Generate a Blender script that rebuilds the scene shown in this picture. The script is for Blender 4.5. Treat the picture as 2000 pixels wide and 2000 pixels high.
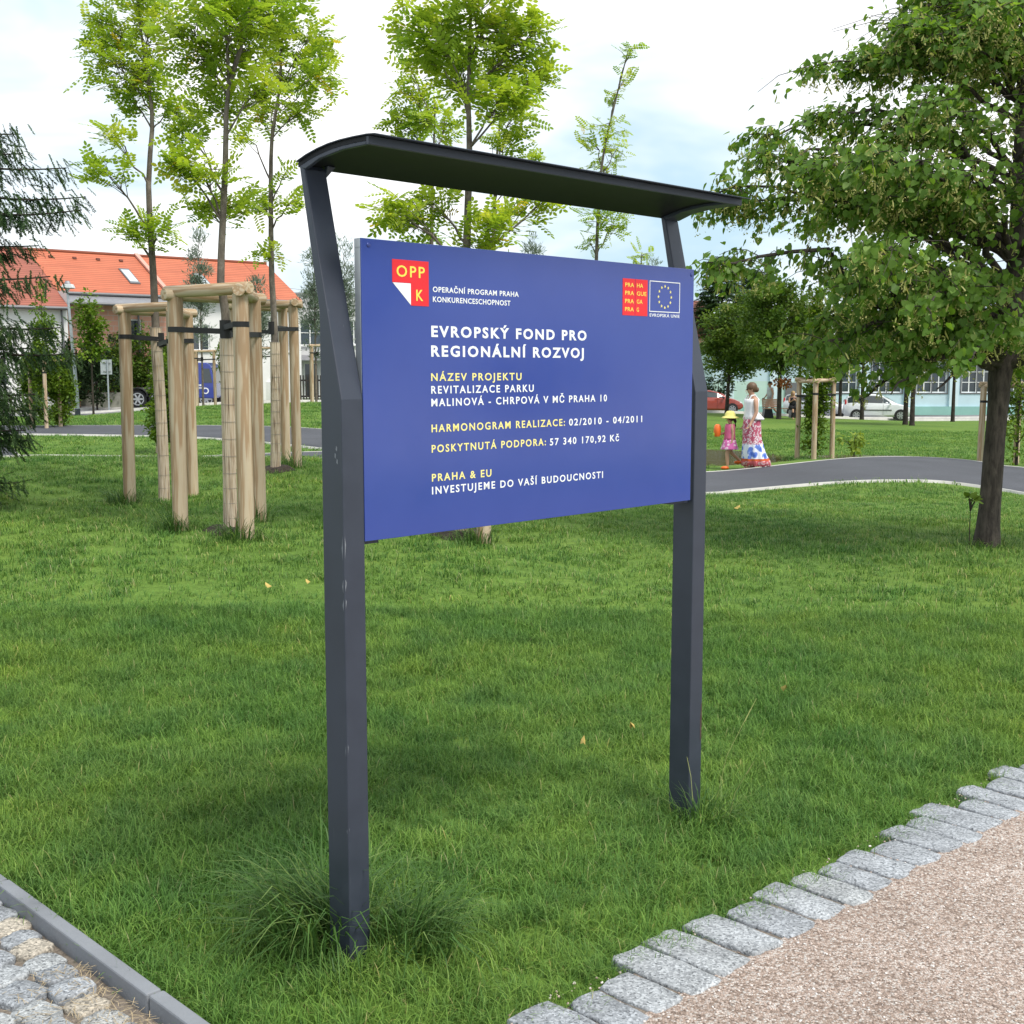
import bpy, bmesh, math, random
import numpy as np
from mathutils import Vector, Matrix
for o in list(bpy.data.objects): bpy.data.objects.remove(o)
R = math.radians
rng = np.random.default_rng(11); random.seed(11)
SC = bpy.context.scene
COL = SC.collection

# ---------------------------------------------------------------- camera, sky, sun, exposure
F, PITCH, CH = 2416.0, R(6.63), 1.7
cam = bpy.data.objects.new('camera', bpy.data.cameras.new('camera')); COL.objects.link(cam)
cam.location = (0, 0, CH); cam.rotation_euler = (R(90) - PITCH, 0, 0)
cam.data.sensor_width = 36; cam.data.lens = 36 * F / 2000; cam.data.clip_end = 2000; cam.data.clip_start = .05
SC.camera = cam
SUN_EL, SUN_AZ = R(57), math.atan2(.55, -.5)          # azimuth measured from +Y towards +X
wd = bpy.data.worlds.new('World'); SC.world = wd; wd.use_nodes = True
nt = wd.node_tree; nt.nodes.clear()
def N(nt, t, **k):
    n = nt.nodes.new(t)
    for a, b in k.items():
        if a.startswith('i_'):
            key = a[2:]; key = int(key) if key.isdigit() else key.replace('_', ' ')
            n.inputs[key].default_value = b
        else: setattr(n, a, b)
    return n
def L(nt, a, b): nt.links.new(a, b)
sky = N(nt, 'ShaderNodeTexSky', sky_type='NISHITA', sun_disc=False, sun_elevation=SUN_EL, sun_rotation=SUN_AZ, air_density=1.0, dust_density=1.2, ozone_density=1.0)
tc = N(nt, 'ShaderNodeTexCoord')
mp = N(nt, 'ShaderNodeMapping'); mp.inputs['Scale'].default_value = (1.6, 1.6, 4.2); mp.inputs['Rotation'].default_value = (0.25, 0.1, .6)
mp.inputs['Location'].default_value = (1.3, .35, .2)
L(nt, tc.outputs['Generated'], mp.inputs['Vector'])
nz = N(nt, 'ShaderNodeTexNoise', i_Scale=1.7, i_Detail=6.0, i_Roughness=.52, i_Distortion=.35); L(nt, mp.outputs[0], nz.inputs['Vector'])
rp = N(nt, 'ShaderNodeValToRGB'); L(nt, nz.outputs['Fac'], rp.inputs[0])
rp.color_ramp.elements[0].position = .33; rp.color_ramp.elements[0].color = (.70, .70, .70, 1)
rp.color_ramp.elements[1].position = .56; rp.color_ramp.elements[1].color = (1, 1, 1, 1)
nz2 = N(nt, 'ShaderNodeTexNoise', i_Scale=1.5, i_Detail=5.0, i_Roughness=.5, i_Distortion=.4); L(nt, mp.outputs[0], nz2.inputs['Vector'])
cr2 = N(nt, 'ShaderNodeValToRGB'); L(nt, nz2.outputs['Fac'], cr2.inputs[0])
cr2.color_ramp.elements[0].position = .40; cr2.color_ramp.elements[0].color = (3.5, 4.75, 5.6, 1)
cr2.color_ramp.elements[1].position = .56; cr2.color_ramp.elements[1].color = (7.6, 7.6, 7.6, 1)
mx = N(nt, 'ShaderNodeMixRGB'); L(nt, rp.outputs[0], mx.inputs[0]); L(nt, sky.outputs[0], mx.inputs[1]); L(nt, cr2.outputs[0], mx.inputs[2])
bg = N(nt, 'ShaderNodeBackground', i_Strength=.1); L(nt, mx.outputs[0], bg.inputs[0])
wo = N(nt, 'ShaderNodeOutputWorld'); L(nt, bg.outputs[0], wo.inputs[0])
sl = bpy.data.lights.new('sun', 'SUN'); sl.energy = 2.15; sl.angle = R(19); sl.color = (1, .96, .88)
so = bpy.data.objects.new('sun', sl); COL.objects.link(so)
sdir = Vector((math.sin(SUN_AZ) * math.cos(SUN_EL), math.cos(SUN_AZ) * math.cos(SUN_EL), math.sin(SUN_EL)))
so.rotation_euler = sdir.to_track_quat('Z', 'Y').to_euler(); so.location = (0, 0, 30)
vs = SC.view_settings; vs.view_transform = 'Standard'; vs.look = 'None'; vs.exposure = 0.86; vs.gamma = 1; vs.use_curve_mapping = False
SC.render.engine = 'CYCLES'; SC.render.resolution_x = SC.render.resolution_y = 1024

# ---------------------------------------------------------------- helpers
_c, _s = math.cos(PITCH), math.sin(PITCH)
def at(px, py, Y):                                    # a point at depth Y seen at photo pixel (px, py)
    u = (px - 1000) / F; v = (1000 - py) / F
    r = np.array([u, _c + v * _s, -_s + v * _c])
    return np.array([0, 0, CH]) + r * (Y / r[1])
def hit(px, py):                                       # where the view ray meets the terrain
    for Y in np.arange(3, 140, .1):
        p = at(px, py, Y)
        if p[2] < h(p[0], p[1]): return p[:2]
def gnd(px, py, z=0):
    u = (px - 1000) / F; v = (1000 - py) / F
    r = np.array([u, _c + v * _s, -_s + v * _c])
    return np.array([0, 0, CH]) + r * ((z - CH) / r[2])

def tag(o, label=None, cat=None, group=None, kind=None):
    for k, v in (('label', label), ('category', cat), ('group', group), ('kind', kind)):
        if v: o[k] = v
    return o
def empty(name, loc=(0, 0, 0), rz=0, label=None, cat=None, group=None):
    o = bpy.data.objects.new(name, None); COL.objects.link(o); o.empty_display_size = .2
    o.location = loc; o.rotation_euler = (0, 0, rz); return tag(o, label, cat, group)
def link(name, me, parent=None, loc=None):
    o = bpy.data.objects.new(name, me); COL.objects.link(o)
    if parent is not None: o.parent = parent
    if loc is not None: o.location = loc
    return o
def kids(o): return [c for c in bpy.data.objects if c.parent == o]
def copy_tree(o, parent=None):
    c = o.copy(); COL.objects.link(c)
    if parent is not None: c.parent = parent
    for k in kids(o): copy_tree(k, c)
    return c

class MB:
    def __init__(s): s.v = []; s.f = []; s.m = []
    def add(s, v, f, m=0):
        b = len(s.v); s.v += [tuple(map(float, p)) for p in v]
        s.f += [tuple(i + b for i in q) for q in f]; s.m += [m] * len(f); return s
    def box(s, c, d, m=0, rz=0, taper=1.0):
        x, y, z = d[0] / 2, d[1] / 2, d[2] / 2; t = taper
        P = [(-x, -y, -z), (x, -y, -z), (x, y, -z), (-x, y, -z), (-x * t, -y * t, z), (x * t, -y * t, z), (x * t, y * t, z), (-x * t, y * t, z)]
        ca, sa = math.cos(rz), math.sin(rz)
        P = [(c[0] + p[0] * ca - p[1] * sa, c[1] + p[0] * sa + p[1] * ca, c[2] + p[2]) for p in P]
        return s.add(P, [(0, 3, 2, 1), (4, 5, 6, 7), (0, 1, 5, 4), (1, 2, 6, 5), (2, 3, 7, 6), (3, 0, 4, 7)], m)
    def prism(s, poly, vec, m=0):                     # polygon of 3-D points pushed along vec
        n = len(poly); V = [tuple(p) for p in poly] + [tuple(np.array(p) + np.array(vec)) for p in poly]
        nrm = np.zeros(3); P = np.array(poly, float)
        for i in range(n): nrm += np.cross(P[i], P[(i + 1) % n])
        f = [tuple(range(n)), tuple(range(2 * n - 1, n - 1, -1))] + [((i + 1) % n, i, i + n, (i + 1) % n + n) for i in range(n)]
        if np.dot(nrm, vec) > 0: f = [tuple(reversed(q)) for q in f]
        return s.add(V, f, m)
    def tube(s, pts, rad, n=8, m=0, cap=True, jit=0):
        P = np.array(pts, float); k = len(P)
        if np.isscalar(rad): rad = [rad] * k
        T = np.gradient(P, axis=0); T /= np.linalg.norm(T, axis=1)[:, None] + 1e-9
        ref = np.array([0, 0, 1.]) if abs(T[0][2]) < .9 else np.array([0, 1., 0])
        V = []
        for i in range(k):
            a = np.cross(T[i], ref); a /= np.linalg.norm(a) + 1e-9; b = np.cross(a, T[i])
            for j in range(n):
                t = 2 * math.pi * j / n; q = rad[i] * (1 + (random.uniform(-jit, jit) if jit else 0))
                V.append(P[i] + q * (math.cos(t) * a + math.sin(t) * b))
        f = [(i * n + j, i * n + (j + 1) % n, (i + 1) * n + (j + 1) % n, (i + 1) * n + j) for i in range(k - 1) for j in range(n)]
        f = [tuple(reversed(q)) for q in f]
        if cap: f += [tuple(range(n)), tuple(range(k * n - 1, (k - 1) * n - 1, -1))]
        return s.add(V, f, m)
    def rings(s, R_, m=0, closed=True, cap0=True, cap1=True):   # loft through rings of equal length
        n = len(R_[0]); V = [p for r in R_ for p in r]; k = len(R_)
        f = [(i * n + j, i * n + (j + 1) % n, (i + 1) * n + (j + 1) % n, (i + 1) * n + j) for i in range(k - 1) for j in range(n if closed else n - 1)]
        if closed and cap0: f.append(tuple(range(n - 1, -1, -1)))
        if closed and cap1: f.append(tuple(range((k - 1) * n, k * n)))
        return s.add(V, f, m)
    def ball(s, c, r, m=0, n=10, k=7):
        r = (r, r, r) if np.isscalar(r) else r; RR = []
        for i in range(1, k):
            a = math.pi * i / k - math.pi / 2
            RR.append([(c[0] + r[0] * math.cos(a) * math.cos(2 * math.pi * j / n), c[1] + r[1] * math.cos(a) * math.sin(2 * math.pi * j / n), c[2] + r[2] * math.sin(a)) for j in range(n)])
        return s.rings(RR, m)
    def build(s, name, mats, parent=None, smooth=None, bevel=0, loc=None):
        me = bpy.data.meshes.new(name); me.from_pydata(s.v, [], s.f)
        for q in (mats if isinstance(mats, (list, tuple)) else [mats]): me.materials.append(q)
        me.polygons.foreach_set('material_index', s.m)
        if smooth:
            me.polygons.foreach_set('use_smooth', [True] * len(s.f)); me.update(); me.set_sharp_from_angle(angle=R(smooth))
        me.update(); o = link(name, me, parent, loc)
        if bevel:
            b = o.modifiers.new('bevel', 'BEVEL'); b.width = bevel; b.segments = 2; b.limit_method = 'ANGLE'; b.angle_limit = R(40)
        return o

def arr_mesh(name, V, faces, mats, rnd=None, parent=None, smooth=False):   # faces: list of (n,k) index arrays
    V = np.asarray(V, np.float32); me = bpy.data.meshes.new(name); me.vertices.add(len(V)); me.vertices.foreach_set('co', V.ravel())
    li = np.concatenate([np.asarray(f, np.int32).ravel() for f in faces]) if faces else np.zeros(0, np.int32)
    tot = np.concatenate([np.full(len(f), f.shape[1], np.int32) for f in faces]) if faces else np.zeros(0, np.int32)
    st = np.concatenate([[0], np.cumsum(tot)[:-1]]).astype(np.int32) if len(tot) else tot
    me.loops.add(len(li)); me.loops.foreach_set('vertex_index', li)
    me.polygons.add(len(tot)); me.polygons.foreach_set('loop_start', st)
    for q in (mats if isinstance(mats, (list, tuple)) else [mats]): me.materials.append(q)
    if smooth: me.polygons.foreach_set('use_smooth', np.ones(len(tot), bool))
    if rnd is not None:
        a = me.attributes.new('rnd', 'FLOAT', 'POINT'); a.data.foreach_set('value', np.asarray(rnd, np.float32))
    me.update(calc_edges=True); me.validate()
    return link(name, me, parent)

def frames(ax, up):                                    # rotation matrices, columns side / axis / normal
    ax = ax / (np.linalg.norm(ax, axis=1)[:, None] + 1e-9)
    sd = np.cross(ax, up); sd /= np.linalg.norm(sd, axis=1)[:, None] + 1e-9
    return np.stack([sd, ax, np.cross(sd, ax)], axis=2)
class Leaves:                                          # many copies of one small template in one mesh
    def __init__(s): s.V = []; s.F = {}; s.r = []; s.n = 0
    def add(s, tv, tf, pos, rot, scl, rnd):
        tv = np.asarray(tv, float); n = len(pos); k = len(tv)
        W = np.einsum('nij,kj->nki', rot, tv) * np.asarray(scl).reshape(n, 1, 1) + pos[:, None, :]
        s.V.append(W.reshape(-1, 3)); base = (np.arange(n) * k + s.n)[:, None]
        for q in tf: s.F.setdefault(len(q), []).append(base + np.array(q)[None, :])
        s.r.append(np.repeat(rnd, k)); s.n += n * k
    def build(s, name, mats, parent=None):
        return arr_mesh(name, np.concatenate(s.V), [np.concatenate(q) for q in s.F.values()], mats, np.concatenate(s.r), parent)

# leaf templates: y along the leaf, z the face normal
def leaf_oval(w=.5):
    return [(0, 0, 0), (w * .38, .25, .04), (w * .5, .55, .05), (w * .3, .85, .0), (0, 1, -.06), (-w * .3, .85, .0), (-w * .5, .55, .05), (-w * .38, .25, .04), (0, .5, 0)], [(0, 1, 2, 8), (8, 2, 3, 4), (8, 4, 5, 6), (0, 8, 6, 7)]
HEART = ([(0, .08, 0), (.28, -.02, .06), (.5, .25, .1), (.38, .62, .04), (0, 1.05, -.1), (-.38, .62, .04), (-.5, .25, .1), (-.28, -.02, .06)], [(0, 1, 2, 3, 4), (0, 4, 5, 6, 7)])
DIAM = ([(0, 0, 0), (.3, .45, .05), (0, 1, -.04), (-.3, .45, .05)], [(0, 1, 2), (0, 2, 3)])
LANCE = ([(0, 0, 0), (.09, .45, .02), (0, 1, -.05), (-.09, .45, .02)], [(0, 1, 2, 3)])
def pinnate(pairs=6):
    V, Fq = [], []
    V += [(-.006, 0, 0), (.006, 0, 0), (.004, 1, -.12), (-.004, 1, -.12)]; Fq.append((0, 1, 2, 3))
    def lf(o, d, l):
        d = np.array(d, float); d /= np.linalg.norm(d); sd = np.cross(d, (0, 0, 1.)); sd /= np.linalg.norm(sd); b = len(V); w = .26 * l
        tw = random.uniform(-.3, .3)
        for a, q in ((0, 0), (.3, 1), (.7, .95), (1, 0), (.7, -.95), (.3, -1)):
            p = np.array(o) + d * a * l + sd * q * w; V.append((p[0], p[1], p[2] - .12 * a * l + tw * q * w))
        Fq.append(tuple(range(b, b + 6)))
    for i in range(pairs):
        y = .2 + .72 * i / (pairs - 1); l = .24 - .05 * abs(i - 2) / pairs
        for sg in (-1, 1): lf((0, y, -.12 * y * y), (sg * 1.0, .32, 0), l * random.uniform(.9, 1.1))
    lf((0, .97, -.12), (0.05, 1, -.1), .22)
    return V, Fq
def needle_spray(nn=64):
    V, Fq = [], []
    V += [(-.012, 0, 0), (.012, 0, 0), (.006, 1, 0), (-.006, 1, 0)]; Fq.append((0, 1, 2, 3))
    for i in range(nn):
        y = (i + .5) / nn; a = random.uniform(0, 6.28); d = np.array([math.cos(a), .75, math.sin(a) * .8]); d /= np.linalg.norm(d)
        l = random.uniform(.10, .15); sd = np.cross(d, (0.3, .2, 1)); sd = sd / np.linalg.norm(sd) * .026; b = len(V); o = np.array([0, y, 0])
        V += [tuple(o - sd), tuple(o + sd), tuple(o + d * l)]; Fq.append((b, b + 1, b + 2))
    return V, Fq

# ---------------------------------------------------------------- materials
MATS = {}
def newmat(name):
    m = bpy.data.materials.new(name); m.use_nodes = True; m.node_tree.nodes.clear()
    return m, m.node_tree
def ramp(nt, fac, stops):
    r = N(nt, 'ShaderNodeValToRGB'); e = r.color_ramp.elements
    while len(e) < len(stops): e.new(.5)
    for q, (p, c) in zip(e, stops): q.position = p; q.color = (*c, 1) if len(c) == 3 else c
    L(nt, fac, r.inputs[0]); return r.outputs[0]
def coords(nt, kind='Object', scale=(1, 1, 1)):
    t = N(nt, 'ShaderNodeTexCoord'); m = N(nt, 'ShaderNodeMapping'); m.inputs['Scale'].default_value = scale
    if kind == 'World':
        g = N(nt, 'ShaderNodeNewGeometry'); L(nt, g.outputs['Position'], m.inputs[0])
    else: L(nt, t.outputs[kind], m.inputs[0])
    return m.outputs[0]
def noise(nt, vec, scale, detail=3, rough=.55, dist=0):
    n = N(nt, 'ShaderNodeTexNoise', i_Scale=scale, i_Detail=float(detail), i_Roughness=rough, i_Distortion=float(dist)); L(nt, vec, n.inputs['Vector']); return n.outputs['Fac']
def bump(nt, h, strength=.4, dist=.01, prev=None):
    b = N(nt, 'ShaderNodeBump', i_Strength=strength, i_Distance=dist); L(nt, h, b.inputs['Height'])
    if prev is not None: L(nt, prev, b.inputs['Normal'])
    return b.outputs[0]
def principled(nt, color, rough=.6, metal=0, spec=.5, normal=None, **k):
    p = N(nt, 'ShaderNodeBsdfPrincipled'); o = N(nt, 'ShaderNodeOutputMaterial'); L(nt, p.outputs[0], o.inputs[0])
    if isinstance(color, tuple): p.inputs['Base Color'].default_value = (*color, 1)
    else: L(nt, color, p.inputs['Base Color'])
    if isinstance(rough, (int, float)): p.inputs['Roughness'].default_value = rough
    else: L(nt, rough, p.inputs['Roughness'])
    p.inputs['Metallic'].default_value = metal; p.inputs['Specular IOR Level'].default_value = spec
    if normal is not None: L(nt, normal, p.inputs['Normal'])
    for a, b in k.items(): p.inputs[a.replace('_', ' ')].default_value = b
    return p
def mat(name, col, rough=.6, metal=0, spec=.4, var=.12, vs=8, bs=0, bd=.004, space='Object', stretch=(1, 1, 1), detail=4, **k):
    if name in MATS: return MATS[name]
    m, t = newmat(name); v = coords(t, space, stretch); f = noise(t, v, vs, detail)
    c = ramp(t, f, [(.25, tuple(x * (1 - var) for x in col)), (.75, tuple(min(1, x * (1 + var)) for x in col))])
    n = bump(t, noise(t, v, bs, 4), .5, bd) if bs else None
    principled(t, c, rough, metal, spec, n, **k); MATS[name] = m; return m
def leafmat(name, stops, trans=.4, rough=.45, tint=(1.25, 1.15, .5), gloss=.05):
    if name in MATS: return MATS[name]
    m, t = newmat(name); a = N(t, 'ShaderNodeAttribute', attribute_name='rnd'); c = ramp(t, a.outputs['Fac'], stops)
    p = N(t, 'ShaderNodeBsdfPrincipled'); L(t, c, p.inputs['Base Color']); p.inputs['Roughness'].default_value = rough; p.inputs['Specular IOR Level'].default_value = .18
    mu = N(t, 'ShaderNodeMixRGB', blend_type='MULTIPLY', i_0=1.0); L(t, c, mu.inputs[1]); mu.inputs[2].default_value = (*tint, 1)
    tr = N(t, 'ShaderNodeBsdfTranslucent'); L(t, mu.outputs[0], tr.inputs[0])
    ms = N(t, 'ShaderNodeMixShader', i_0=trans); L(t, p.outputs[0], ms.inputs[1]); L(t, tr.outputs[0], ms.inputs[2])
    o = N(t, 'ShaderNodeOutputMaterial'); L(t, ms.outputs[0], o.inputs[0]); MATS[name] = m; return m

# ---------------------------------------------------------------- terrain
PIX = [(482, 1055, 10.9), (353, 1033, 11.4), (254, 984, 13.7), (377, 975, 14.3), (570, 906, 16.5), (930, 1055, 10.9), (1930, 1066, 11.5),
       (60, 893, 17.5), (300, 897, 17.5), (480, 903, 17.2),
       (1380, 968, 18.6), (1380, 924, 22.6), (1700, 944, 19.4), (1700, 897, 23.6), (2000, 965, 18.9), (2000, 915, 23.6),
       (1590, 897, 27.0), (1970, 905, 26.0), (1520, 820, 58), (1770, 829, 52), (1680, 819, 62), (1419, 806, 62), (1720, 822, 73), (1390, 808, 75), (1900, 818, 80),
       (152, 814, 50), (400, 790, 48), (618, 784, 48), (510, 791, 48), (280, 798, 60), (560, 786, 64)]
CP = [tuple(at(*p)) for p in PIX]
for X, Y, z in [(-3, 0, 0), (0, 0, 0), (3, 0, 0), (-2.5, 3, 0), (0, 3, 0), (2.5, 3, 0), (-3, 5, 0), (0, 5, 0), (3, 5, 0), (-3.2, 7, .03), (0, 7, .03), (3.5, 7, .02), (.5, 9, .08),
                (-8, 12, .15), (1, 15, .1), (6.5, 15, -.04), (9, 8, 0), (-9, 7, .1),
                (-7, 22, .04), (-3.5, 22, .1), (0, 22, -.05), (-11, 24, .02), (-7, 26.5, -.02), (-11, 32, .1), (-7, 31, .1), (-4.5, 28.5, .08), (0, 27, -.1), (-8, 40, .32), (-4, 40, .3),
                (1, 40, -.2), (2, 60, -.6), (12, 40, -.62), (16, 30, -.45), (-20, 40, .1), (-25, 60, -.2), (-12, 75, -.2), (30, 80, -1.5), (0, 95, -.9), (-40, 95, -.3), (45, 95, -1.6), (20, 95, -1.6)]:
    CP.append((X, Y, z))
CP = np.array(CP)
def tcoord(x, y):
    yy = np.clip(y, -1.5, 100); u = np.clip(x / (yy + 4), -.8, .8) * 4; return np.stack([u, np.log(yy + 4) * 2.2], -1)
def tps(r2): return .5 * r2 * np.log(r2 + 1e-9)
_A = tcoord(CP[:, 0], CP[:, 1]); _n = len(CP)
_K = tps(((_A[:, None] - _A[None]) ** 2).sum(-1)) + np.eye(_n) * .02
_P = np.concatenate([np.ones((_n, 1)), _A], 1)
_S = np.linalg.solve(np.block([[_K, _P], [_P.T, np.zeros((3, 3))]]), np.concatenate([CP[:, 2], np.zeros(3)]))
POND = (3.4, 27.9, 2.5, 3.0, -.41); POND2 = (8.0, 27.9, 1.5, .8, -.40)
def H(x, y):
    x = np.asarray(x, float); y = np.asarray(y, float); sh = np.broadcast(x, y).shape
    x, y = np.broadcast_arrays(x, y); q = tcoord(x.ravel(), y.ravel()); out = np.empty(len(q))
    for i in range(0, len(q), 20000):
        b = q[i:i + 20000]
        out[i:i + 20000] = tps(((b[:, None] - _A[None]) ** 2).sum(-1)) @ _S[:_n] + _S[_n] + b @ _S[_n + 1:]
    out = out.reshape(sh)
    near = np.clip((y - 3.5) / 4, 0, 1); out = out * near * near * (3 - 2 * near)
    for po in (POND, POND2):
        e = ((x - po[0]) / po[2]) ** 2 + ((y - po[1]) / po[3]) ** 2
        k = np.clip((1.35 - e) / .6, 0, 1); k = k * k * (3 - 2 * k); out = out * (1 - k) + (po[4] - .3) * k
    return out
def h(x, y): return float(H(x, y))
def onground(px, py, Y):                               # point on the terrain at depth Y, column px
    p = at(px, py, Y); return np.array([p[0], p[1], h(p[0], p[1])])
# ---------------------------------------------------------------- ground edges and paths
def line(p, q):                                        # signed distance to the line p-q, positive on its left
    p = np.array(p[:2]); q = np.array(q[:2]); d = (q - p) / np.linalg.norm(q - p)
    return p, d, lambda x, y: -(x - p[0]) * d[1] + (y - p[1]) * d[0]
KP, KD, kerb_d = line(gnd(0, 1719, .062), gnd(387, 2000, .062))    # edging beside the cobbles; lawn on its left
SP, SD, sett_d = line(gnd(1254, 2000, .028), gnd(2000, 1585, .028))      # gravel side of the sett row; lawn on its left
SETT_W = .252
def spline(pts, step=.35):
    P = np.array(pts, float); n = len(P); out = []
    for i in range(n - 1):
        a, b, c, d = P[max(i - 1, 0)], P[i], P[i + 1], P[min(i + 2, n - 1)]
        k = max(2, int(np.linalg.norm(c - b) / step))
        for t in np.arange(k) / k: out.append(.5 * (2 * b + (c - a) * t + (2 * a - 5 * b + 4 * c - d) * t * t + (3 * b - a - 3 * c + d) * t ** 3))
    out.append(P[-1]); return np.array(out)
_ne = [hit(*p) for p in [(2000, 967), (1952, 959), (1843, 944), (1734, 942), (1588, 949), (1443, 961), (1380, 967)]]
_fe = [hit(*p) for p in [(2000, 917), (1952, 912), (1879, 901), (1770, 895), (1661, 898), (1552, 909), (1380, 926)]]
_tl = [((1.4, 18.5), (1.6, 22.3)), ((-.6, 19.2), (-.4, 23.6)), ((-2.6, 20.4), (-2.3, 24.8)), ((-5, 19.4), (-4.9, 23.5)), ((-7.6, 18.2), (-7.5, 21.9)), ((-10.6, 20.3), (-8.9, 22.6)), ((-13.6, 25.5), (-10.9, 26.6)), ((-17, 30), (-14, 31))]
def splk(pts, k=14):
    P = np.array(pts, float); n = len(P); out = []
    for i in range(n - 1):
        a, b, c, d = P[max(i - 1, 0)], P[i], P[i + 1], P[min(i + 2, n - 1)]
        for t in np.arange(k) / k: out.append(.5 * (2 * b + (c - a) * t + (2 * a - 5 * b + 4 * c - d) * t * t + (3 * b - a - 3 * c + d) * t ** 3))
    return np.array(out + [P[-1]])
_ne = splk([(12, 5), (10, 9.5), (8.9, 14), (8.1, 17.4)] + _ne + [q[0] for q in _tl]); _fe = splk([(15.2, 6.5), (14.2, 11.5), (13, 16.5), (11.4, 21.2)] + _fe + [q[1] for q in _tl])
_cl = (_ne + _fe) / 2; _tn = np.gradient(_cl, axis=0); _tn /= np.linalg.norm(_tn, axis=1)[:, None]; _dv = _fe - _ne
PATHS = {'asphalt_path': (_cl, abs(_tn[:, 0] * _dv[:, 1] - _tn[:, 1] * _dv[:, 0])),
         'asphalt_path_behind': (spline([(-40, 35), (-24, 33.5), (-16, 32.6), (-11, 32), (-7, 30.9), (-4.2, 28.4), (-1.8, 25.2), (.6, 22.6)]), 3.2)}
def pdist(C, x, y, w=None):
    x = np.asarray(x, float).ravel(); y = np.asarray(y, float).ravel(); best = np.full(len(x), 1e9)
    A, B = C[:-1], C[1:]; D = B - A; l2 = (D ** 2).sum(1)
    for i in range(len(A)):
        t = np.clip(((x - A[i, 0]) * D[i, 0] + (y - A[i, 1]) * D[i, 1]) / l2[i], 0, 1)
        d = np.hypot(x - A[i, 0] - t * D[i, 0], y - A[i, 1] - t * D[i, 1])
        if w is not None: d = d - (w if np.isscalar(w) else w[i] * (1 - t) + w[i + 1] * t) / 2
        best = np.minimum(best, d)
    return best
ROADL = (spline([(-60, 46), (-35, 50), (-20, 54), (-8, 58), (4, 64), (20, 74), (34, 77), (60, 80), (90, 80)], 1.0), 6.0)
FOOTL = (spline([(-40, 47), (-28, 48.2), (-21, 49.6), (-16, 52)], .6), 1.6)

# ground materials
def lawn_soil():
    m, t = newmat('lawn'); w = coords(t, 'World')
    f = noise(t, w, .35, 4, .6); f2 = noise(t, w, 14, 5, .65)
    c1 = ramp(t, f, [(.3, (.088, .162, .030)), (.5, (.122, .205, .038)), (.7, (.160, .232, .046))])
    c2 = ramp(t, f2, [(.3, (.55, .6, .5)), (.7, (1.2, 1.2, 1.1))])
    mu = N(t, 'ShaderNodeMixRGB', blend_type='MULTIPLY', i_0=.8); L(t, c1, mu.inputs[1]); L(t, c2, mu.inputs[2])
    n = bump(t, noise(t, w, 40, 3), .8, .03); principled(t, mu.outputs[0], .9, 0, .15, n); return m
M_LAWN = lawn_soil()
def asphalt(name, a, sc=1.0):
    m, t = newmat(name); w = coords(t, 'World'); v = N(t, 'ShaderNodeTexVoronoi', i_Scale=160.0); L(t, w, v.inputs['Vector'])
    sp = ramp(t, v.outputs['Distance'], [(.1, (.75, .75, .75)), (.6, (1.15, 1.15, 1.15))])
    big = ramp(t, noise(t, w, .7, 5, .6), [(.3, tuple(x * .82 for x in a)), (.7, tuple(x * 1.18 for x in a))])
    mu = N(t, 'ShaderNodeMixRGB', blend_type='MULTIPLY', i_0=.7); L(t, big, mu.inputs[1]); L(t, sp, mu.inputs[2])
    principled(t, mu.outputs[0], .8, 0, .35, bump(t, v.outputs['Distance'], .35, .004)); return m
M_ASPH = asphalt('asphalt', (.060, .062, .072)); M_ROAD = asphalt('road_asphalt', (.19, .19, .20))
M_KERB = mat('pale_concrete', (.46, .45, .42), .8, vs=3, var=.18, bs=60, space='World')
def granite(name, a, b, c, sc=170):
    m, t = newmat(name); w = coords(t, 'World'); v = N(t, 'ShaderNodeTexVoronoi', i_Scale=float(sc)); L(t, w, v.inputs['Vector'])
    sx = N(t, 'ShaderNodeSeparateColor'); L(t, v.outputs['Color'], sx.inputs[0])
    at_ = N(t, 'ShaderNodeAttribute', attribute_name='rnd')
    col = ramp(t, sx.outputs[0], [(0, c), (.16, a), (.6, b), (.93, tuple(min(1, x * 1.45) for x in b))])
    tn = ramp(t, at_.outputs['Fac'], [(0, (.82, .82, .82)), (.55, (1, 1, 1)), (.86, (1.1, 1.08, 1.02)), (.93, (1.3, 1.1, .85))])
    st = ramp(t, noise(t, w, 9, 4, .6), [(.3, (.72, .72, .72)), (.65, (1.05, 1.05, 1.05))])
    m1 = N(t, 'ShaderNodeMixRGB', blend_type='MULTIPLY', i_0=1.0); L(t, col, m1.inputs[1]); L(t, tn, m1.inputs[2])
    m2 = N(t, 'ShaderNodeMixRGB', blend_type='MULTIPLY', i_0=1.0); L(t, m1.outputs[0], m2.inputs[1]); L(t, st, m2.inputs[2])
    n = bump(t, noise(t, w, 55, 5, .7), .7, .006); principled(t, m2.outputs[0], .75, 0, .3, n); return m
M_SETT = granite('granite', (.235, .248, .268), (.315, .33, .352), (.11, .118, .13))
def sand():
    m, t = newmat('joint_sand'); w = coords(t, 'World')
    c = ramp(t, noise(t, w, 60, 5, .7), [(.3, (.10, .085, .07)), (.6, (.24, .20, .165)), (.8, (.36, .31, .26))])
    principled(t, c, .95, 0, .1, bump(t, noise(t, w, 150, 4), .8, .006)); return m
M_SAND = sand()
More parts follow.
